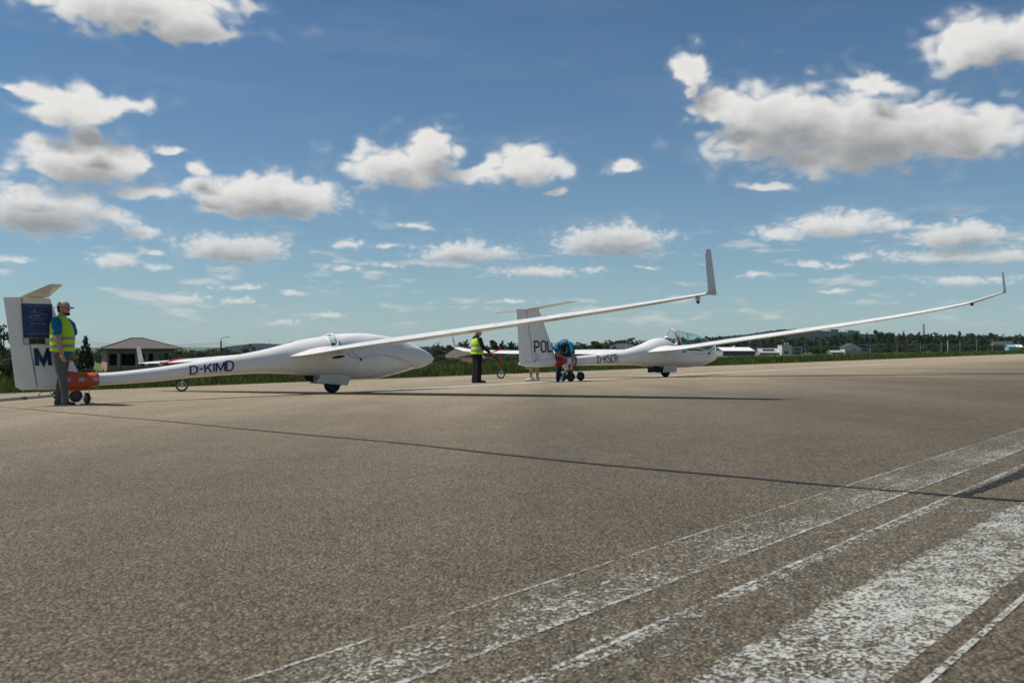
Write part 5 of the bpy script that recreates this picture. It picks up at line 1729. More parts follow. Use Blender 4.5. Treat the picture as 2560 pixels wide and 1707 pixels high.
for sg, e_ in ((-1, BRe), (1, BLe)):
    b.limb([(.24, sg * .15, 1.05, .09), (.27, sg * .205, .99, .088), (.27 + (e_[0] - .27) * .55, sg * .222, 1.0 + (e_[2] - 1.0) * .55, .076)])
o_ = b.build('shirt', BLUET, PB, remesh=.014, sm=4)
lime = mat('lime_trim', (.42, .62, .06), .7, .3, var=.08)
for y_ in (-.06, .055):
    MB().sweep([(.36, y_, 1.0), (.40, y_ * 1.1, .93), (.385, y_ * 1.0, .86), (.33, y_ * .7, .80)], .016, 6, .5).build('shirt_trim', lime, o_, smooth=True)
b = MB()
b.limb([(-.14, -.08, .89, .12), (-.14, .08, .89, .12)])
for sg in (-1, 1):
    b.limb([(-.14, sg * .09, .88, .12), (-.02, sg * .155, .50, .088), (-.045, sg * .168, .25, .076), (-.05, sg * .17, .08, .078)])
b.build('trousers', JEANS, PB, remesh=.013, sm=3)
shoe(PB, (-.13, -.17, 0), (.15, -.20, 0), BLACKC, BLACKC); shoe(PB, (-.13, .17, 0), (.15, .20, 0), BLACKC, BLACKC)

# ---- person in shorts stooping behind the far glider's rudder
p_ = gpt(1332, 952.2)
PS = empty('person', Matrix.Translation(p_) @ Matrix.Rotation(R(172), 4, 'Z'))
tag(PS, 'bare-legged person in shorts and white shoes stooping behind the POL rudder', 'person')
b = MB()
SF, SU = Vector((.75, 0, -.66)), Vector((.66, 0, .75))
sM = head(b, (.30, 0, 1.0), SF, SU)
b.limb([(.14, 0, 1.08, .058), (.24, 0, 1.05, .054)])
b.limb([(-.16, 0, .86, .13), (-.05, 0, .98, .13), (.08, 0, 1.08, .13), (.13, 0, 1.08, .09)])
b.limb([(.11, -.13, 1.06, .065), (.11, .13, 1.06, .065)])
b.limb([(.12, .19, 1.02, .055), (.17, .22, .74, .044), (.145, .17, .50, .034)]); hand(b, (.143, .165, .495), (.0, -.1, -1), (.5, -1, 0), 1.0, .6)
b.limb([(.12, -.19, 1.02, .055), (.20, -.20, .74, .044), (.19, -.10, .52, .034)]); hand(b, (.19, -.10, .52), (.1, .2, -1), (0, 1, 0), 1.0, .6)
for sg, ax in ((-1, -.10), (1, .07)):
    b.limb([(-.16, sg * .09, .84, .10), (ax * .5 - .02, sg * .095, .50, .065), (ax - .03, sg * .095, .34, .060), (ax - .02, sg * .095, .09, .040)])
b.build('body', SKIN, PS, remesh=.0075, sm=3)
b = MB(); b.ellipsoid(sM(-.02, 0, .03), (.095, .083, .09)); b.build('hair', HAIRD, PS, remesh=.009)
b = MB(); b.limb([(-.16, 0, .87, .15), (-.05, 0, .98, .155), (.08, 0, 1.07, .15), (.14, 0, 1.07, .10)])
for sg in (-1, 1): b.limb([(.10, sg * .14, 1.05, .082), (.12, sg * .195, 1.0, .08), (.145, sg * .212, .87, .068)])
b.build('shirt', mat('dark_grey_shirt', (.06, .06, .07), .8, .2, var=.1), PS, remesh=.014, sm=4)
b = MB(); b.limb([(-.16, -.08, .84, .115), (-.16, .08, .84, .115)])
for sg, ax in ((-1, -.10), (1, .07)): b.limb([(-.16, sg * .09, .83, .115), ((-.16 + ax * .5) / 2, sg * .095, .64, .10)])
b.build('shorts', JEANS, PS, remesh=.013, sm=3)
shoe(PS, (-.20, -.095, 0), (.07, -.12, 0), WSHOE, SOLE); shoe(PS, (-.03, .095, 0), (.24, .11, 0), WSHOE, SOLE)

# ---- pilot in the far cockpit, arm up to the canopy frame
PP = empty('person', G2.matrix_world.copy())
tag(PP, 'pilot in white cap and shirt reaching up to the raised canopy frame', 'person')
b = MB()
pM = head(b, (.14, .0, 1.165), (.9, 0, -.25), (.25, 0, .9), .95)
b.limb([(.08, .02, .90, .055), (.12, .01, 1.06, .05)])
b.limb([(.42, .02, .60, .13), (.25, .02, .72, .13), (.12, .02, .86, .12)])
b.limb([(.12, -.13, .90, .065), (.12, .17, .90, .065)])
b.limb([(.13, -.16, .90, .055), (.40, -.17, 1.02, .044), (.455, -.16, 1.12, .042), (.43, -.14, 1.34, .032)]); hand(b, (.43, -.14, 1.345), (-.15, .1, 1), (1, 0, .1), .95, .5)
b.limb([(.13, .20, .90, .055), (.30, .24, .72, .044), (.55, .20, .72, .034)]); hand(b, (.55, .20, .72), (1, -.1, 0), (0, 0, -1), .95, .6)
for sg in (-1, 1): b.limb([(.45, .02 + sg * .09, .58, .09), (.92, .02 + sg * .10, .66, .065), (1.35, .02 + sg * .08, .50, .045)])
b.build('body', SKIN, PP, remesh=.0075, sm=3)
b = MB(); b.ellipsoid(pM(-.03, 0, .0), (.08, .078, .08)); b.build('hair', HAIRD, PP, remesh=.009)
MB().sweep([pM(.03, -.085, .0), pM(.085, -.05, .005), pM(.10, 0, .005), pM(.085, .05, .005), pM(.03, .085, .0)], .017, 7, .6).build('sunglasses', BLACKP, PP)
cap(PP, pM, .05, WHITEC, WHITEC)
b = MB(); b.limb([(.42, .02, .60, .155), (.25, .02, .72, .155), (.12, .02, .85, .14), (.09, .02, .93, .075)])
b.limb([(.12, -.12, .90, .08), (.16, -.16, .905, .08), (.30, -.168, .965, .070), (.40, -.17, 1.01, .058)])
b.limb([(.12, .16, .90, .08), (.14, .20, .88, .08), (.24, .225, .79, .066)])
b.build('shirt', WHITEC, PP, remesh=.013, sm=4)
b = MB()
for sg in (-1, 1): b.limb([(.45, .02 + sg * .085, .585, .105), (.92, .02 + sg * .10, .66, .080), (1.35, .02 + sg * .08, .50, .06)])
b.build('trousers', JEANS, PP, remesh=.014, sm=3)

# ================================================================== BUILDINGS AND POLES BEYOND THE GRASS
def brick_mat(name, c1, c2, mortar, scale):
    m = bpy.data.materials.new(name); m.use_nodes = True
    t = m.node_tree; q = NT(t); b = t.nodes['Principled BSDF']
    tc = q.n('ShaderNodeTexCoord', out=3)
    br = t.nodes.new('ShaderNodeTexBrick')
    mp = q.n('ShaderNodeMapping', {'Vector': tc, 'Rotation': (R(90), 0, 0)})
    t.links.new(mp, br.inputs['Vector'])
    br.inputs['Color1'].default_value = c1 + (1,); br.inputs['Color2'].default_value = c2 + (1,); br.inputs['Mortar'].default_value = mortar + (1,)
    br.inputs['Scale'].default_value = scale; br.inputs['Mortar Size'].default_value = .02
    t.links.new(br.outputs[0], b.inputs['Base Color']); b.inputs['Roughness'].default_value = .9
    return m
BRICK = brick_mat('red_hollow_brick', (.30, .125, .075), (.36, .16, .10), (.30, .25, .21), 2.2)
CONC = mat('concrete', (.21, .175, .135), .85, .3, var=.15, vscale=1.2, bump=.2, bscale=8)
PALEC = mat('pale_render', (.34, .30, .245), .85, .3, var=.08, vscale=.8)
WHITEW = mat('white_render', (.50, .48, .43), .85, .3, var=.06, vscale=.8)
GREYW = mat('grey_render', (.26, .26, .26), .85, .3, var=.08, vscale=.8)
ROOFG = mat('grey_roof_tiles', (.105, .088, .074), .7, .4, var=.12, vscale=1.0, bump=.4, bscale=6)
ROOFD = mat('dark_roof_tiles', (.055, .055, .058), .7, .4, var=.15, vscale=1.0, bump=.4, bscale=6)
ROOFR = mat('brown_roof_tiles', (.12, .058, .038), .75, .3, var=.2, vscale=1.0, bump=.4, bscale=6)
ROOFW = mat('white_sheet_roof', (.74, .73, .70), .5, .4, var=.05, vscale=.5)
ROOFM = mat('pale_metal_roof', (.42, .43, .45), .45, .5, metal=.2, var=.08)
SOLAR = mat('solar_panel', (.02, .024, .04), .2, .6, var=.1)
PANE = mat('window_pane', (.02, .022, .025), .12, .6, var=.2)
FRAMEW = mat('window_frame', (.6, .6, .58), .6, .4, var=.05)
INSIDE = mat('raw_interior', (.05, .035, .028), .95, .1, var=.3)
POLE = mat('concrete_pole', (.27, .265, .25), .85, .3, var=.1)
POLEW = mat('white_pole', (.55, .55, .53), .7, .3, var=.08)
WOODP = mat('dark_pole', (.05, .045, .04), .85, .3, var=.15)

def frame_at(px, Y, yaw, zb=None):
    x = (px - 1280) / FPX * Y
    return Matrix.Translation((x, Y, terrain(x, Y) - .15 if zb is None else zb)) @ Matrix.Rotation(yaw, 4, 'Z')
def window(parent, x0, x1, z0, z1, y=0.0, m_=None):
    """window in a front wall lying at y: frame proud of the wall, pane set back in it"""
    f = .06
    b = MB()
    b.box((x0, y - .05, z0), (x1, y + .05, z0 + f)); b.box((x0, y - .05, z1 - f), (x1, y + .05, z1)); b.box((x0, y - .05, z0 + f), (x0 + f, y + .05, z1 - f)); b.box((x1 - f, y - .05, z0 + f), (x1, y + .05, z1 - f))
    w_ = b.build('window', FRAMEW, parent)
    MB().box((x0 + f, y - .02, z0 + f), (x1 - f, y + .03, z1 - f)).build('pane', m_ or PANE, w_)
    return w_
def roof_gable(e, x0, x1, y0, y1, ze, zr, along, material, ov=.45, th=.14):
    """two sloping slabs; along = 'x' or 'y' is the ridge direction"""
    b = MB()
    if along == 'x':
        ym = (y0 + y1) / 2
        pr = [(y0 - ov, ze - ov * (zr - ze) / (ym - y0)), (ym, zr), (y1 + ov, ze - ov * (zr - ze) / (ym - y0)), (y1 + ov, ze - ov * (zr - ze) / (ym - y0) + th), (ym, zr + th), (y0 - ov, ze - ov * (zr - ze) / (ym - y0) + th)]
        b.prism(pr, x1 - x0 + 2 * ov, Matrix(((0, 0, 1, x0 - ov), (1, 0, 0, 0), (0, 1, 0, 0), (0, 0, 0, 1))))
    else:
        xm = (x0 + x1) / 2; k = (zr - ze) / (xm - x0)
        pr = [(x0 - ov, ze - ov * k), (xm, zr), (x1 + ov, ze - ov * k), (x1 + ov, ze - ov * k + th), (xm, zr + th), (x0 - ov, ze - ov * k + th)]
        b.prism(pr, y1 - y0 + 2 * ov, Matrix(((1, 0, 0, 0), (0, 0, 1, y0 - ov), (0, 1, 0, 0), (0, 0, 0, 1))))
    return b.build('roof', material, e)
def roof_hip(e, x0, x1, y0, y1, ze, zr, rx0, rx1, material, ov=.6, th=.16):
    """hipped roof with a short ridge along x"""
    ym = (y0 + y1) / 2
    b = MB()
    lo = [(x0 - ov, y0 - ov, ze), (x1 + ov, y0 - ov, ze), (x1 + ov, y1 + ov, ze), (x0 - ov, y1 + ov, ze)]
    hi_ = [(p[0], p[1], p[2] + th) for p in lo]
    b.add(lo + hi_ + [(rx0, ym, zr), (rx1, ym, zr)], [(3, 2, 1, 0), (0, 1, 5, 4), (1, 2, 6, 5), (2, 3, 7, 6), (3, 0, 4, 7), (4, 5, 9, 8), (5, 6, 9), (6, 7, 8, 9), (7, 4, 8)])
    return b.build('roof', material, e)
def walls(e, x0, x1, y0, y1, z1, material, gable=None, zr=None):
    b = MB(); b.box((x0, y0, 0), (x1, y1, z1))
    o_ = b.build('wall', material, e)
    if gable:
        b = MB()
        if gable == 'y':
            xm = (x0 + x1) / 2; b.prism([(x0, z1), (x1, z1), (xm, zr)], y1 - y0 - .004, Matrix(((1, 0, 0, 0), (0, 0, 1, y0 + .002), (0, 1, 0, 0), (0, 0, 0, 1))))
        else:
            ym = (y0 + y1) / 2; b.prism([(y0, z1), (y1, z1), (ym, zr)], x1 - x0 - .004, Matrix(((0, 0, 1, x0 + .002), (1, 0, 0, 0), (0, 1, 0, 0), (0, 0, 0, 1))))
        b.build('gable', material, e)
    return o_

# ---- unfinished house with open window holes and a grey hipped roof
Yh = 115.0
HX = (268 - 1280) / FPX * Yh
yawh = math.atan2(.484, .875)
HB = terrain(HX, Yh) - .2
HH = empty('unfinished_house', Matrix.Translation((HX, Yh, HB)) @ Matrix.Rotation(yawh, 4, 'Z'))
tag(HH, 'unfinished brick and concrete house with empty window holes and grey hipped roof', 'house')
Wd, Dp = 8.3, 9.0
zt_ = (HC + (Y0 - 873.5) / FPX * Yh) - HB          # wall head
zs0, zs1 = (HC + (Y0 - 914.5) / FPX * Yh) - HB, (HC + (Y0 - 884.5) / FPX * Yh) - HB      # sill and head of the openings
def fx(px):                                         # picture column -> distance along the front
    u = (px - 1280) / FPX
    return (u * Yh - HX) / (math.cos(yawh) - u * math.sin(yawh))
holes = [(269.5, 293), (302, 339), (352, 362), (372, 383.5), (397, 428)]
b = MB(); b.box((0, 0, zs1), (Wd, .3, zt_)); b.build('lintel_wall', CONC, HH)
b = MB(); b.box((0, 0, 0), (Wd, .3, zs0 - .12)); b.build('parapet_wall', BRICK, HH)
b = MB(); b.box((-.03, -.04, zs0 - .12), (Wd + .02, .32, zs0)); b.build('sill_band', PALEC, HH)
edges = [0] + [fx(v) for h_ in holes for v in h_] + [Wd]
for i in range(0, len(edges), 2):
    if edges[i + 1] - edges[i] > .05:
        MB().box((edges[i], .002, zs0), (edges[i + 1], .298, zs1)).build('pier', PALEC if i in (2, 4) else CONC, HH)
b = MB(); b.box((0, .3, 0), (.3, Dp, zt_)); b.build('side_wall', BRICK, HH)
b = MB(); b.box((Wd - .3, .3, 0), (Wd, 2.0, zt_)); b.box((Wd - .3, 5.2, 0), (Wd, Dp, zt_)); b.box((Wd - .3, 2.0, 0), (Wd, 5.2, zs0)); b.box((Wd - .3, 2.0, zs1), (Wd, 5.2, zt_)); b.build('side_wall', CONC, HH)
b = MB(); b.box((.3, Dp - .3, 0), (fx(385), Dp, zt_)); b.box((fx(385), Dp - .3, 0), (Wd - .3, Dp, zs0 - .3)); b.box((fx(385), Dp - .3, zs1), (Wd - .3, Dp, zt_)); b.build('back_wall', BRICK, HH)
b = MB(); b.box((fx(383.6), .3, 0), (fx(383.6) + .2, Dp - .3, zt_ - .02)); b.box((fx(320), 3.2, 0), (fx(383.5), 3.4, zt_ - .02)); b.build('inner_wall', INSIDE, HH)
b = MB(); b.box((.3, .3, 0), (Wd - .3, Dp - .3, .12)); b.build('floor_slab', CONC, HH)
zr_ = (HC + (Y0 - 845.5) / FPX * 119.5) - HB
rf = roof_hip(HH, 0, Wd, 0, Dp, zt_, zr_, 3.3, 4.9, ROOFG, .75)
b = MB()
for p0_, p1_ in (((-.75, -.75, zt_ + .17), (3.3, Dp / 2, zr_ + .02)), ((Wd + .75, -.75, zt_ + .17), (4.9, Dp / 2, zr_ + .02)), ((3.3, Dp / 2, zr_ + .02), (4.9, Dp / 2, zr_ + .02))):
    b.sweep([p0_, p1_], .08, 6)
b.build('ridge_tile', ROOFD, rf)
b = MB(); b.sweep([(-.8, -.82, zt_ + .06), (Wd + .8, -.82, zt_ + .06)], .09, 6); b.sweep([(-.82, -.8, zt_ + .06), (-.82, Dp + .8, zt_ + .06)], .09, 6); b.build('gutter', ROOFD, rf)
for pts_ in ([(Wd + .7, -.8, zt_), (Wd + .15, -.15, zt_ - .7), (Wd + .12, -.12, 0)], [(2.2 - .9, -.8, zt_), (1.62, -.10, zt_ - .5), (1.62, -.10, 0)]):
    MB().sweep(pts_, .06, 6).build('downpipe', ROOFD, HH)

# ---- the other houses
def place(px0, px1, Y):
    return (px1 - px0) / FPX * Y
def zrow(py, Y, zb):
    return HC + (Y0 - py) / FPX * Y - zb
def simple_house(name, label, px0, px1, Y, yaw, py_eave, py_ridge, depth, rtype, wall_m, roof_m, wins=(), chim=(), rid=None):
    w_ = place(px0, px1, Y)
    m_ = frame_at(px0, Y, yaw); zb = m_.translation.z
    e = empty(name, m_); tag(e, label, 'house' if 'hall' not in name and 'shed' not in name else ('hall' if 'hall' in name else 'shed'))
    ze, zr = zrow(py_eave, Y, zb), zrow(py_ridge, Y, zb)
    if rtype == 'hip':
        walls(e, 0, w_, 0, depth, ze, wall_m); r_ = roof_hip(e, 0, w_, 0, depth, ze, zr, w_ * .3, w_ * .7, roof_m)
    elif rtype == 'gx':
        walls(e, 0, w_, 0, depth, ze, wall_m, 'x', zr); r_ = roof_gable(e, 0, w_, 0, depth, ze, zr, 'x', roof_m)
    else:
        walls(e, 0, w_, 0, depth, ze, wall_m, 'y', zr); r_ = roof_gable(e, 0, w_, 0, depth, ze, zr, 'y', roof_m)
    for a, c, z0, z1 in wins:
        window(e, a * w_, c * w_, ze - z0, ze - z1, -.03)
    for a, dy_, hh in chim:
        MB().box((a * w_ - .3, depth * dy_ - .3, ze), (a * w_ + .3, depth * dy_ + .3, zr + hh)).build('chimney', BRICK if wall_m is not WHITEW else WHITEW, r_)
    return e, w_, ze, zr, r_
e, w_, ze, zr, r_ = simple_house('tiled_house', 'house with wide grey tiled roof and skylight right of the covered nose', 1108, 1212, 235, R(4), 896, 871, 9, 'hip', PALEC, ROOFG)
MB().box((.0, -.02, 0), (.9, .06, .7), Matrix.Translation((w_ * .25, 1.1, ze + .75)) @ Matrix.Rotation(R(-58), 4, 'X')).build('skylight', FRAMEW, r_)
simple_house('gabled_house', 'grey gabled house between the red strut and the POL rudder', 1258, 1300, 240, R(0), 896, 881.5, 8, 'gy', GREYW, ROOFG, [(.42, .58, 1.6, .6)])
simple_house('garden_shed', 'low brown tiled shed behind the person in black', 1154, 1184, 190, R(25), 907, 896, 4, 'gx', PALEC, ROOFR)
simple_house('dark_roofed_house', 'house with dark hipped roof above the far tail boom', 1530, 1606, 330, R(5), 874, 858.5, 12, 'hip', GREYW, ROOFD, [(.2, .3, 1.9, .8), (.55, .68, 1.9, .8)], [(.5, .5, .3)])
simple_house('dark_roofed_house', 'second dark roofed house just left of the cockpit hump', 1600, 1640, 340, R(-4), 872, 861, 10, 'gx', GREYW, ROOFD)
# long hall with white sheet roof
m_ = frame_at(1808, 470, R(11)); zb = m_.translation.z
e = empty('storage_hall', m_); tag(e, 'long low hall with white sheet roof behind the far glider nose', 'hall')
w_ = place(1808, 1891, 470); ze, zr = zrow(877, 470, zb), zrow(868.5, 480, zb)
walls(e, 0, w_, 0, 13, ze, mat('dark_cladding', (.075, .075, .08), .7, .3, var=.1), 'x', zr)
roof_gable(e, 0, w_, 0, 13, ze, zr, 'x', ROOFW, .4)
b = MB(); b.box((-.05, .2, 0), (-.01, 12.8, ze - .1)); b.build('end_cladding', GREYW, e)
for k in range(6):
    MB().box((w_ * (.08 + .15 * k), -.06, .3), (w_ * (.08 + .15 * k) + .12, -.01, ze - .2)).build('pilaster', GREYW, e)
MB().box((w_ * .5, 5.8, zr + .05), (w_ * .5 + .9, 7, zr + .85)).build('roof_vent', ROOFW, e)
# low building with solar roof, white block and grey wing
e, w_, ze, zr, r_ = simple_house('solar_roofed_shed', 'low shed with pale metal roof and dark solar panels left of white block', 1900, 1953, 485, R(0), 881, 871.5, 9, 'gx', GREYW, ROOFM)
k_ = (zr - ze) / 4.5
for k in range(4):
    MB().box((0, 0, 0), (w_ * .13, 2.6, .06), Matrix.Translation((w_ * (.18 + .14 * k), 1.2, ze + 1.2 * k_ + .22)) @ Matrix.Rotation(math.atan(k_), 4, 'X')).build('solar_panel', SOLAR, r_)
m_ = frame_at(1955, 480, R(0)); zb = m_.translation.z
e = empty('white_block_house', m_); tag(e, 'white cube house with two chimneys and grey wing amid the trees', 'house')
w_ = place(1955, 1980, 480); w2 = place(1955, 2009, 480); zt2, zt3 = zrow(863.5, 480, zb), zrow(866, 480, zb)
MB().box((0, 0, 0), (w_, 8, zt2)).build('wall', WHITEW, e)
MB().box((w_ + .02, 1.5, 0), (w2, 9, zt3)).build('wing_wall', GREYW, e)
b = MB(); b.box((-.15, -.15, zt2 + .002), (w_ + .1, 8.1, zt2 + .3)); rr_ = b.build('roof', PALEC, e)
b = MB(); b.box((w_ + .12, 1.35, zt3 + .002), (w2 + .15, 9.1, zt3 + .25)); b.build('wing_roof', ROOFD, e)
for a in (.42, .70):
    MB().box((w_ * a - .28, 2, zt2 + .3), (w_ * a + .28, 2.8, zt2 + 1.6)).build('chimney', ROOFM, rr_)
window(e, w_ * .2, w_ * .62, zt2 - 4.6, zt2 - 2.9, -.03)
window(e, w_ + (w2 - w_) * .28, w_ + (w2 - w_) * .84, zt3 - 2.4, zt3 - .9, 1.47)
window(e, w_ + (w2 - w_) * .35, w_ + (w2 - w_) * .80, zt3 - 5.0, zt3 - 2.9, 1.47)
MB().box((w_ * .2, -.5, zt2 - 2.3), (w_ * .5, -.01, zt2 - 2.1)).build('awning', GREYW, e)
e, w_, ze, zr, r_ = simple_house('gabled_house', 'pale gabled house with dark roof under the far wing', 2112, 2150, 450, R(-6), 868.5, 858.5, 9, 'gy', WHITEW, ROOFD, [(.43, .52, 1.9, .6), (.62, .71, 1.9, .6)])
MB().box((w_ + .02, 1.5, 0), (w_ + 5.0, 8, ze - .3)).build('side_wing', GREYW, e)
b = MB(); b.add([(w_ - .1, 1.0, ze + 1.2), (w_ + 5.4, 1.0, ze - .35), (w_ + 5.4, 8.5, ze - .35), (w_ - .1, 8.5, ze + 1.2), (w_ - .1, 1.0, ze + 1.35), (w_ + 5.4, 1.0, ze - .2), (w_ + 5.4, 8.5, ze - .2), (w_ - .1, 8.5, ze + 1.35)], [(3, 2, 1, 0), (4, 5, 6, 7), (0, 1, 5, 4), (1, 2, 6, 5), (2, 3, 7, 6), (3, 0, 4, 7)]); b.build('side_roof', ROOFD, e)
window(e, w_ + 1.0, w_ + 3.9, ze - 2.0, ze - .8, 1.47)
MB().box((-.3, -2.5, 0), (w_ + .2, -2.3, ze - 1.4)).build('garden_wall', GREYW, e)
simple_house('garage_shed', 'low pale garage left of the gabled house under far wing', 2080, 2109, 440, R(0), 880.5, 876.5, 7, 'gx', PALEC, ROOFM)
simple_house('far_house', 'dark roofed house at the right end of the tree line', 2490, 2534, 520, R(-8), 865, 853.5, 11, 'gx', GREYW, ROOFD, [(.25, .38, 2.0, .8), (.6, .72, 2.0, .8)])
simple_house('blue_shed', 'small light blue shed beside the dark roofed house at right', 2522, 2540, 500, R(0), 866.5, 862.5, 4, 'gx', mat('light_blue_paint', (.22, .38, .48), .7, .3, var=.08), mat('light_blue_paint', (.22, .38, .48)))
simple_house('white_shed', 'small white roofed shed at far right of the tree line', 2541, 2556, 505, R(0), 867, 862, 4, 'gx', PALEC, ROOFW)
# blocks of flats on the wooded hill
for i, (a, c, py, lb) in enumerate(((2077, 2096, 824, 'left of the beige flats on top of the wooded hill'), (2120, 2134, 826.5, 'middle block of beige flats on the wooded hill'), (2136, 2149, 828, 'right block of beige flats on the wooded hill'))):
    Y = 1620; w_ = place(a, c, Y); p0_ = at(a, py, Y)
    e = empty('apartment_block', Matrix.Translation((p0_.x, Y, -8))); tag(e, lb, 'flats', 'flats on the hill')
    MB().box((0, 0, 0), (w_, 14, p0_.z + 8)).build('wall', PALEC, e)
    MB().box((-.3, -.3, p0_.z + 8.002), (w_ + .3, 14.3, p0_.z + 8.8)).build('roof', GREYW, e)
# striped works chimney
Y = 1350; p0_ = at(2309, 810.5, Y); zb = -12
e = empty('works_chimney', Matrix.Translation((p0_.x, Y, zb))); tag(e, 'tall striped works chimney rising above the trees at right', 'chimney')
hh = p0_.z - zb; rr_ = 2.3 / FPX * Y
STR = mat('chimney_red', (.20, .07, .06), .8, .3, var=.1)
for k in range(8):
    z1, z0 = hh - k * hh / 8 * .55, hh - (k + 1) * hh / 8 * .55
    MB().lathe([(z0, rr_ * (1.0 + .03 * (k + 1))), (z1, rr_ * (1 + .03 * k))], (0, 0, 0), (0, 0, 1), 16).build('band', GREYW if k % 2 == 0 else PALEC, e, smooth=True, angle=40)
MB().lathe([(0, rr_ * 1.6), (hh * .45, rr_ * 1.25)], (0, 0, 0), (0, 0, 1), 16).build('shaft', PALEC, e, smooth=True, angle=40)
# mast on the hill
p0_ = at(674, 847, 2650)
e = empty('radio_mast', Matrix.Translation((p0_.x, 2650, -10))); tag(e, 'thin radio mast on the blue hill behind D-KIMD', 'mast')
MB().sweep([(0, 0, 0), (0, 0, p0_.z + 10)], [.9, .35], 6).build('shaft', STEEL, e)
MB().sweep([(0, 0, p0_.z + 2), (0, 0, p0_.z + 6)], [.6, .6], 6).build('antenna', WHITEW, e)

# ---- street lamps and posts
def lamp(px, top_py, Y, arm_px, rise_px, material, label, r_=.11, group=None):
    x = (px - 1280) / FPX * Y; zb = terrain(x, Y) - .1
    e = empty('street_lamp', Matrix.Translation((x, Y, zb))); tag(e, label, 'street lamp', group)
    h_ = at(px, top_py, Y).z - zb
    MB().sweep([(0, 0, 0), (0, 0, h_)], [r_, r_ * .7], 8).build('pole', material, e, smooth=True, angle=40)
    ax = arm_px / FPX * Y; az_ = rise_px / FPX * Y
    MB().sweep([(0, 0, h_ - .2), (ax * .04, 0, h_ + az_ * .65), (ax * .35, 0, h_ + az_ * .82), (ax * .8, 0, h_ + az_ * .95)], r_ * .35, 6).build('arm', STEEL, e, smooth=True)
    s_ = 1 if ax > 0 else -1
    MB().ellipsoid((ax * .9, 0, h_ + az_), (abs(ax) * .16, .16, .09)).build('lamp_head', STEEL, e, smooth=True)
    return e
L1 = lamp(552.5, 852, 135, 20, 10, WOODP, 'dark pole with street lamp arm behind D-KIMD letters', .16)
L2 = lamp(1083, 862.5, 150, 18, 6, WOODP, 'dark pole with street lamp arm ahead of the covered nose', .16)
lamp(1302, 866, 260, -9, 8, POLE, 'street lamp seen left of the POL rudder', .12)
for px, tp, ar, Y, lb in ((1893, 857.5, -9, 455, 'right of the white roofed hall'), (2013, 857, -9, 455, 'right of the white block house'), (2103, 859, -7, 440, 'left of the pale gabled house'), (2176, 858, -6, 440, 'at the right corner of the pale gabled house'),
                          (2243, 855, -7, 470, 'before the wood right of the gabled house'), (2301, 853.5, -8, 480, 'below the works chimney')):
    lamp(px, tp, Y, ar, 1.5, POLE, 'pale street lamp standing ' + lb, .13)
for px, tp, lb in ((2353, 851, 'first'), (2369.5, 851.5, 'second, brightest'), (2400, 850.5, 'third'), (2441.5, 849.5, 'fourth'), (2480.5, 848, 'fifth'), (2546, 851, 'sixth')):
    Y = 480; x = (px - 1280) / FPX * Y; zb = terrain(x, Y) - .1
    e = empty('utility_post', Matrix.Translation((x, Y, zb))); tag(e, lb + ' pale post from the works chimney along the right tree line', 'post', 'pale posts before the right tree line')
    h_ = at(px, tp, Y).z - zb
    MB().sweep([(0, 0, 0), (0, 0, h_)], [.20 if 'second' in lb else .13] * 2, 8).build('shaft', POLEW if 'second' in lb else POLE, e, smooth=True, angle=40)
    MB().box((-.5, -.05, h_ - .3), (.5, .05, h_ - .18)).build('cross_arm', POLE, e)
e = empty('utility_post', Matrix.Translation(at(1565, 862, 300))); e.location.z = terrain(e.location.x, 300); tag(e, 'thin white post before the dark hipped roof', 'post')
MB().sweep([(0, 0, 0), (0, 0, at(1565, 857, 300).z - e.location.z)], .09, 8).build('shaft', POLEW, e)
# overhead wires
def wire(a, c, sag, label, r_=.022):
    a, c = Vector(a), Vector(c)
    pts = [a.lerp(c, i / 12) - Vector((0, 0, sag * 4 * (i / 12) * (1 - i / 12))) for i in range(13)]
    o_ = MB().sweep(pts, r_, 5).build('overhead_wire', WOODP)
    tag(o_, label, 'wire', 'overhead wires'); return o_
top1 = at(552.5, 856, 135)
wire(top1, at(150, 849, 120), .55, 'upper overhead wire from lamp pole left over the unfinished house')
wire(top1 - Vector((0, 0, .25)), at(150, 854, 120), .6, 'lower overhead wire from lamp pole left over the unfinished house')
wire(top1, at(700, 884, 160), .25, 'upper overhead wire dropping right from the lamp pole to the glider back')
wire(top1 - Vector((0, 0, .3)), at(700, 889, 160), .3, 'lower overhead wire dropping right from the lamp pole to the glider back')

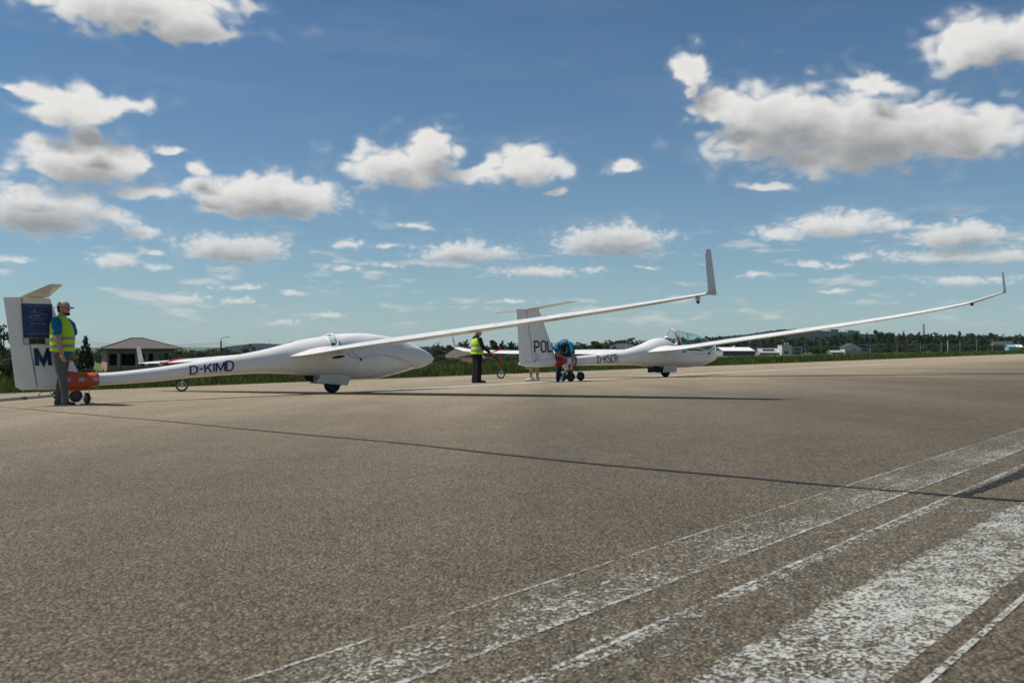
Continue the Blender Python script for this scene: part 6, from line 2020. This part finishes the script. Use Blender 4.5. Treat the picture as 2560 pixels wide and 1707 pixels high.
# ---- far woods that read as one mass: beyond the houses, in the dip before the hill
def far_wood(name, n, px0, px1, Y0_, Y1_, hgt, seed, material, label, smax=None):
    rg = np.random.default_rng(seed)
    per = 60
    px = px0 + (px1 - px0) * rg.random(n); Y = Y0_ + (Y1_ - Y0_) * rg.random(n) ** 1.3
    X = (px - 1280) / FPX * Y
    Zb = np.array([terrain(a, c) for a, c in zip(X, Y)])
    h = hgt * (0.6 + 0.7 * rg.random(n))
    d = rg.normal(size=(n, per, 3)); d /= np.linalg.norm(d, axis=2, keepdims=True)
    rad = (0.75 + .3 * rg.random((n, per, 1)))
    sc = np.stack([h * .42, h * .42, h * .48], 1)[:, None, :]
    c = np.stack([X, Y, Zb + h * .52], 1)[:, None, :] + d * rad * sc
    nr = d + .7 * rg.normal(size=d.shape); nr /= np.linalg.norm(nr, axis=2, keepdims=True)
    a = np.cross(nr, rg.normal(size=d.shape)); a /= np.linalg.norm(a, axis=2, keepdims=True)
    b_ = np.cross(nr, a); s_ = (h * .11)[:, None, None] * (.6 + .8 * rg.random((n, per, 1)))
    P = np.stack([c - a * s_, c + b_ * s_ * .7, c + a * s_, c - b_ * s_ * .7], 2).reshape(-1, 3)
    m = n * per
    me = bpy.data.meshes.new(name)
    me.vertices.add(4 * m); me.vertices.foreach_set('co', P.astype(np.float32).ravel())
    me.loops.add(4 * m); me.loops.foreach_set('vertex_index', np.arange(4 * m, dtype=np.int32))
    me.polygons.add(m); me.polygons.foreach_set('loop_start', (np.arange(m) * 4).astype(np.int32))
    me.update(calc_edges=True); me.validate(); me.materials.append(material)
    o_ = bpy.data.objects.new(name, me); COL.objects.link(o_); tag(o_, label, 'wood', kind='stuff')
far_wood('far_wood', 900, -150, 1560, 380, 1250, 6.5, 3, LEAF['dark'], 'distant woods in the dip before the blue hill')
far_wood('far_wood', 420, 1500, 2700, 640, 900, 11, 4, LEAF['dark'], 'distant woods behind the row of trees at right')

# ================================================================== AIR
def haze():
    b = MB(); b.box((-4200, -300, -60), (5200, 4200, 48))
    m = bpy.data.materials.new('haze_air'); m.use_nodes = True
    t = m.node_tree; t.nodes.clear()
    out = t.nodes.new('ShaderNodeOutputMaterial')
    v = t.nodes.new('ShaderNodeVolumePrincipled')
    v.inputs['Color'].default_value = (.62, .80, 1.0, 1)
    v.inputs['Density'].default_value = 0.00004
    v.inputs['Anisotropy'].default_value = 0.2
    t.links.new(v.outputs[0], out.inputs['Volume'])
    o_ = b.build('haze', m); o_['kind'] = 'stuff'
HAZE = True
if HAZE:
    haze()
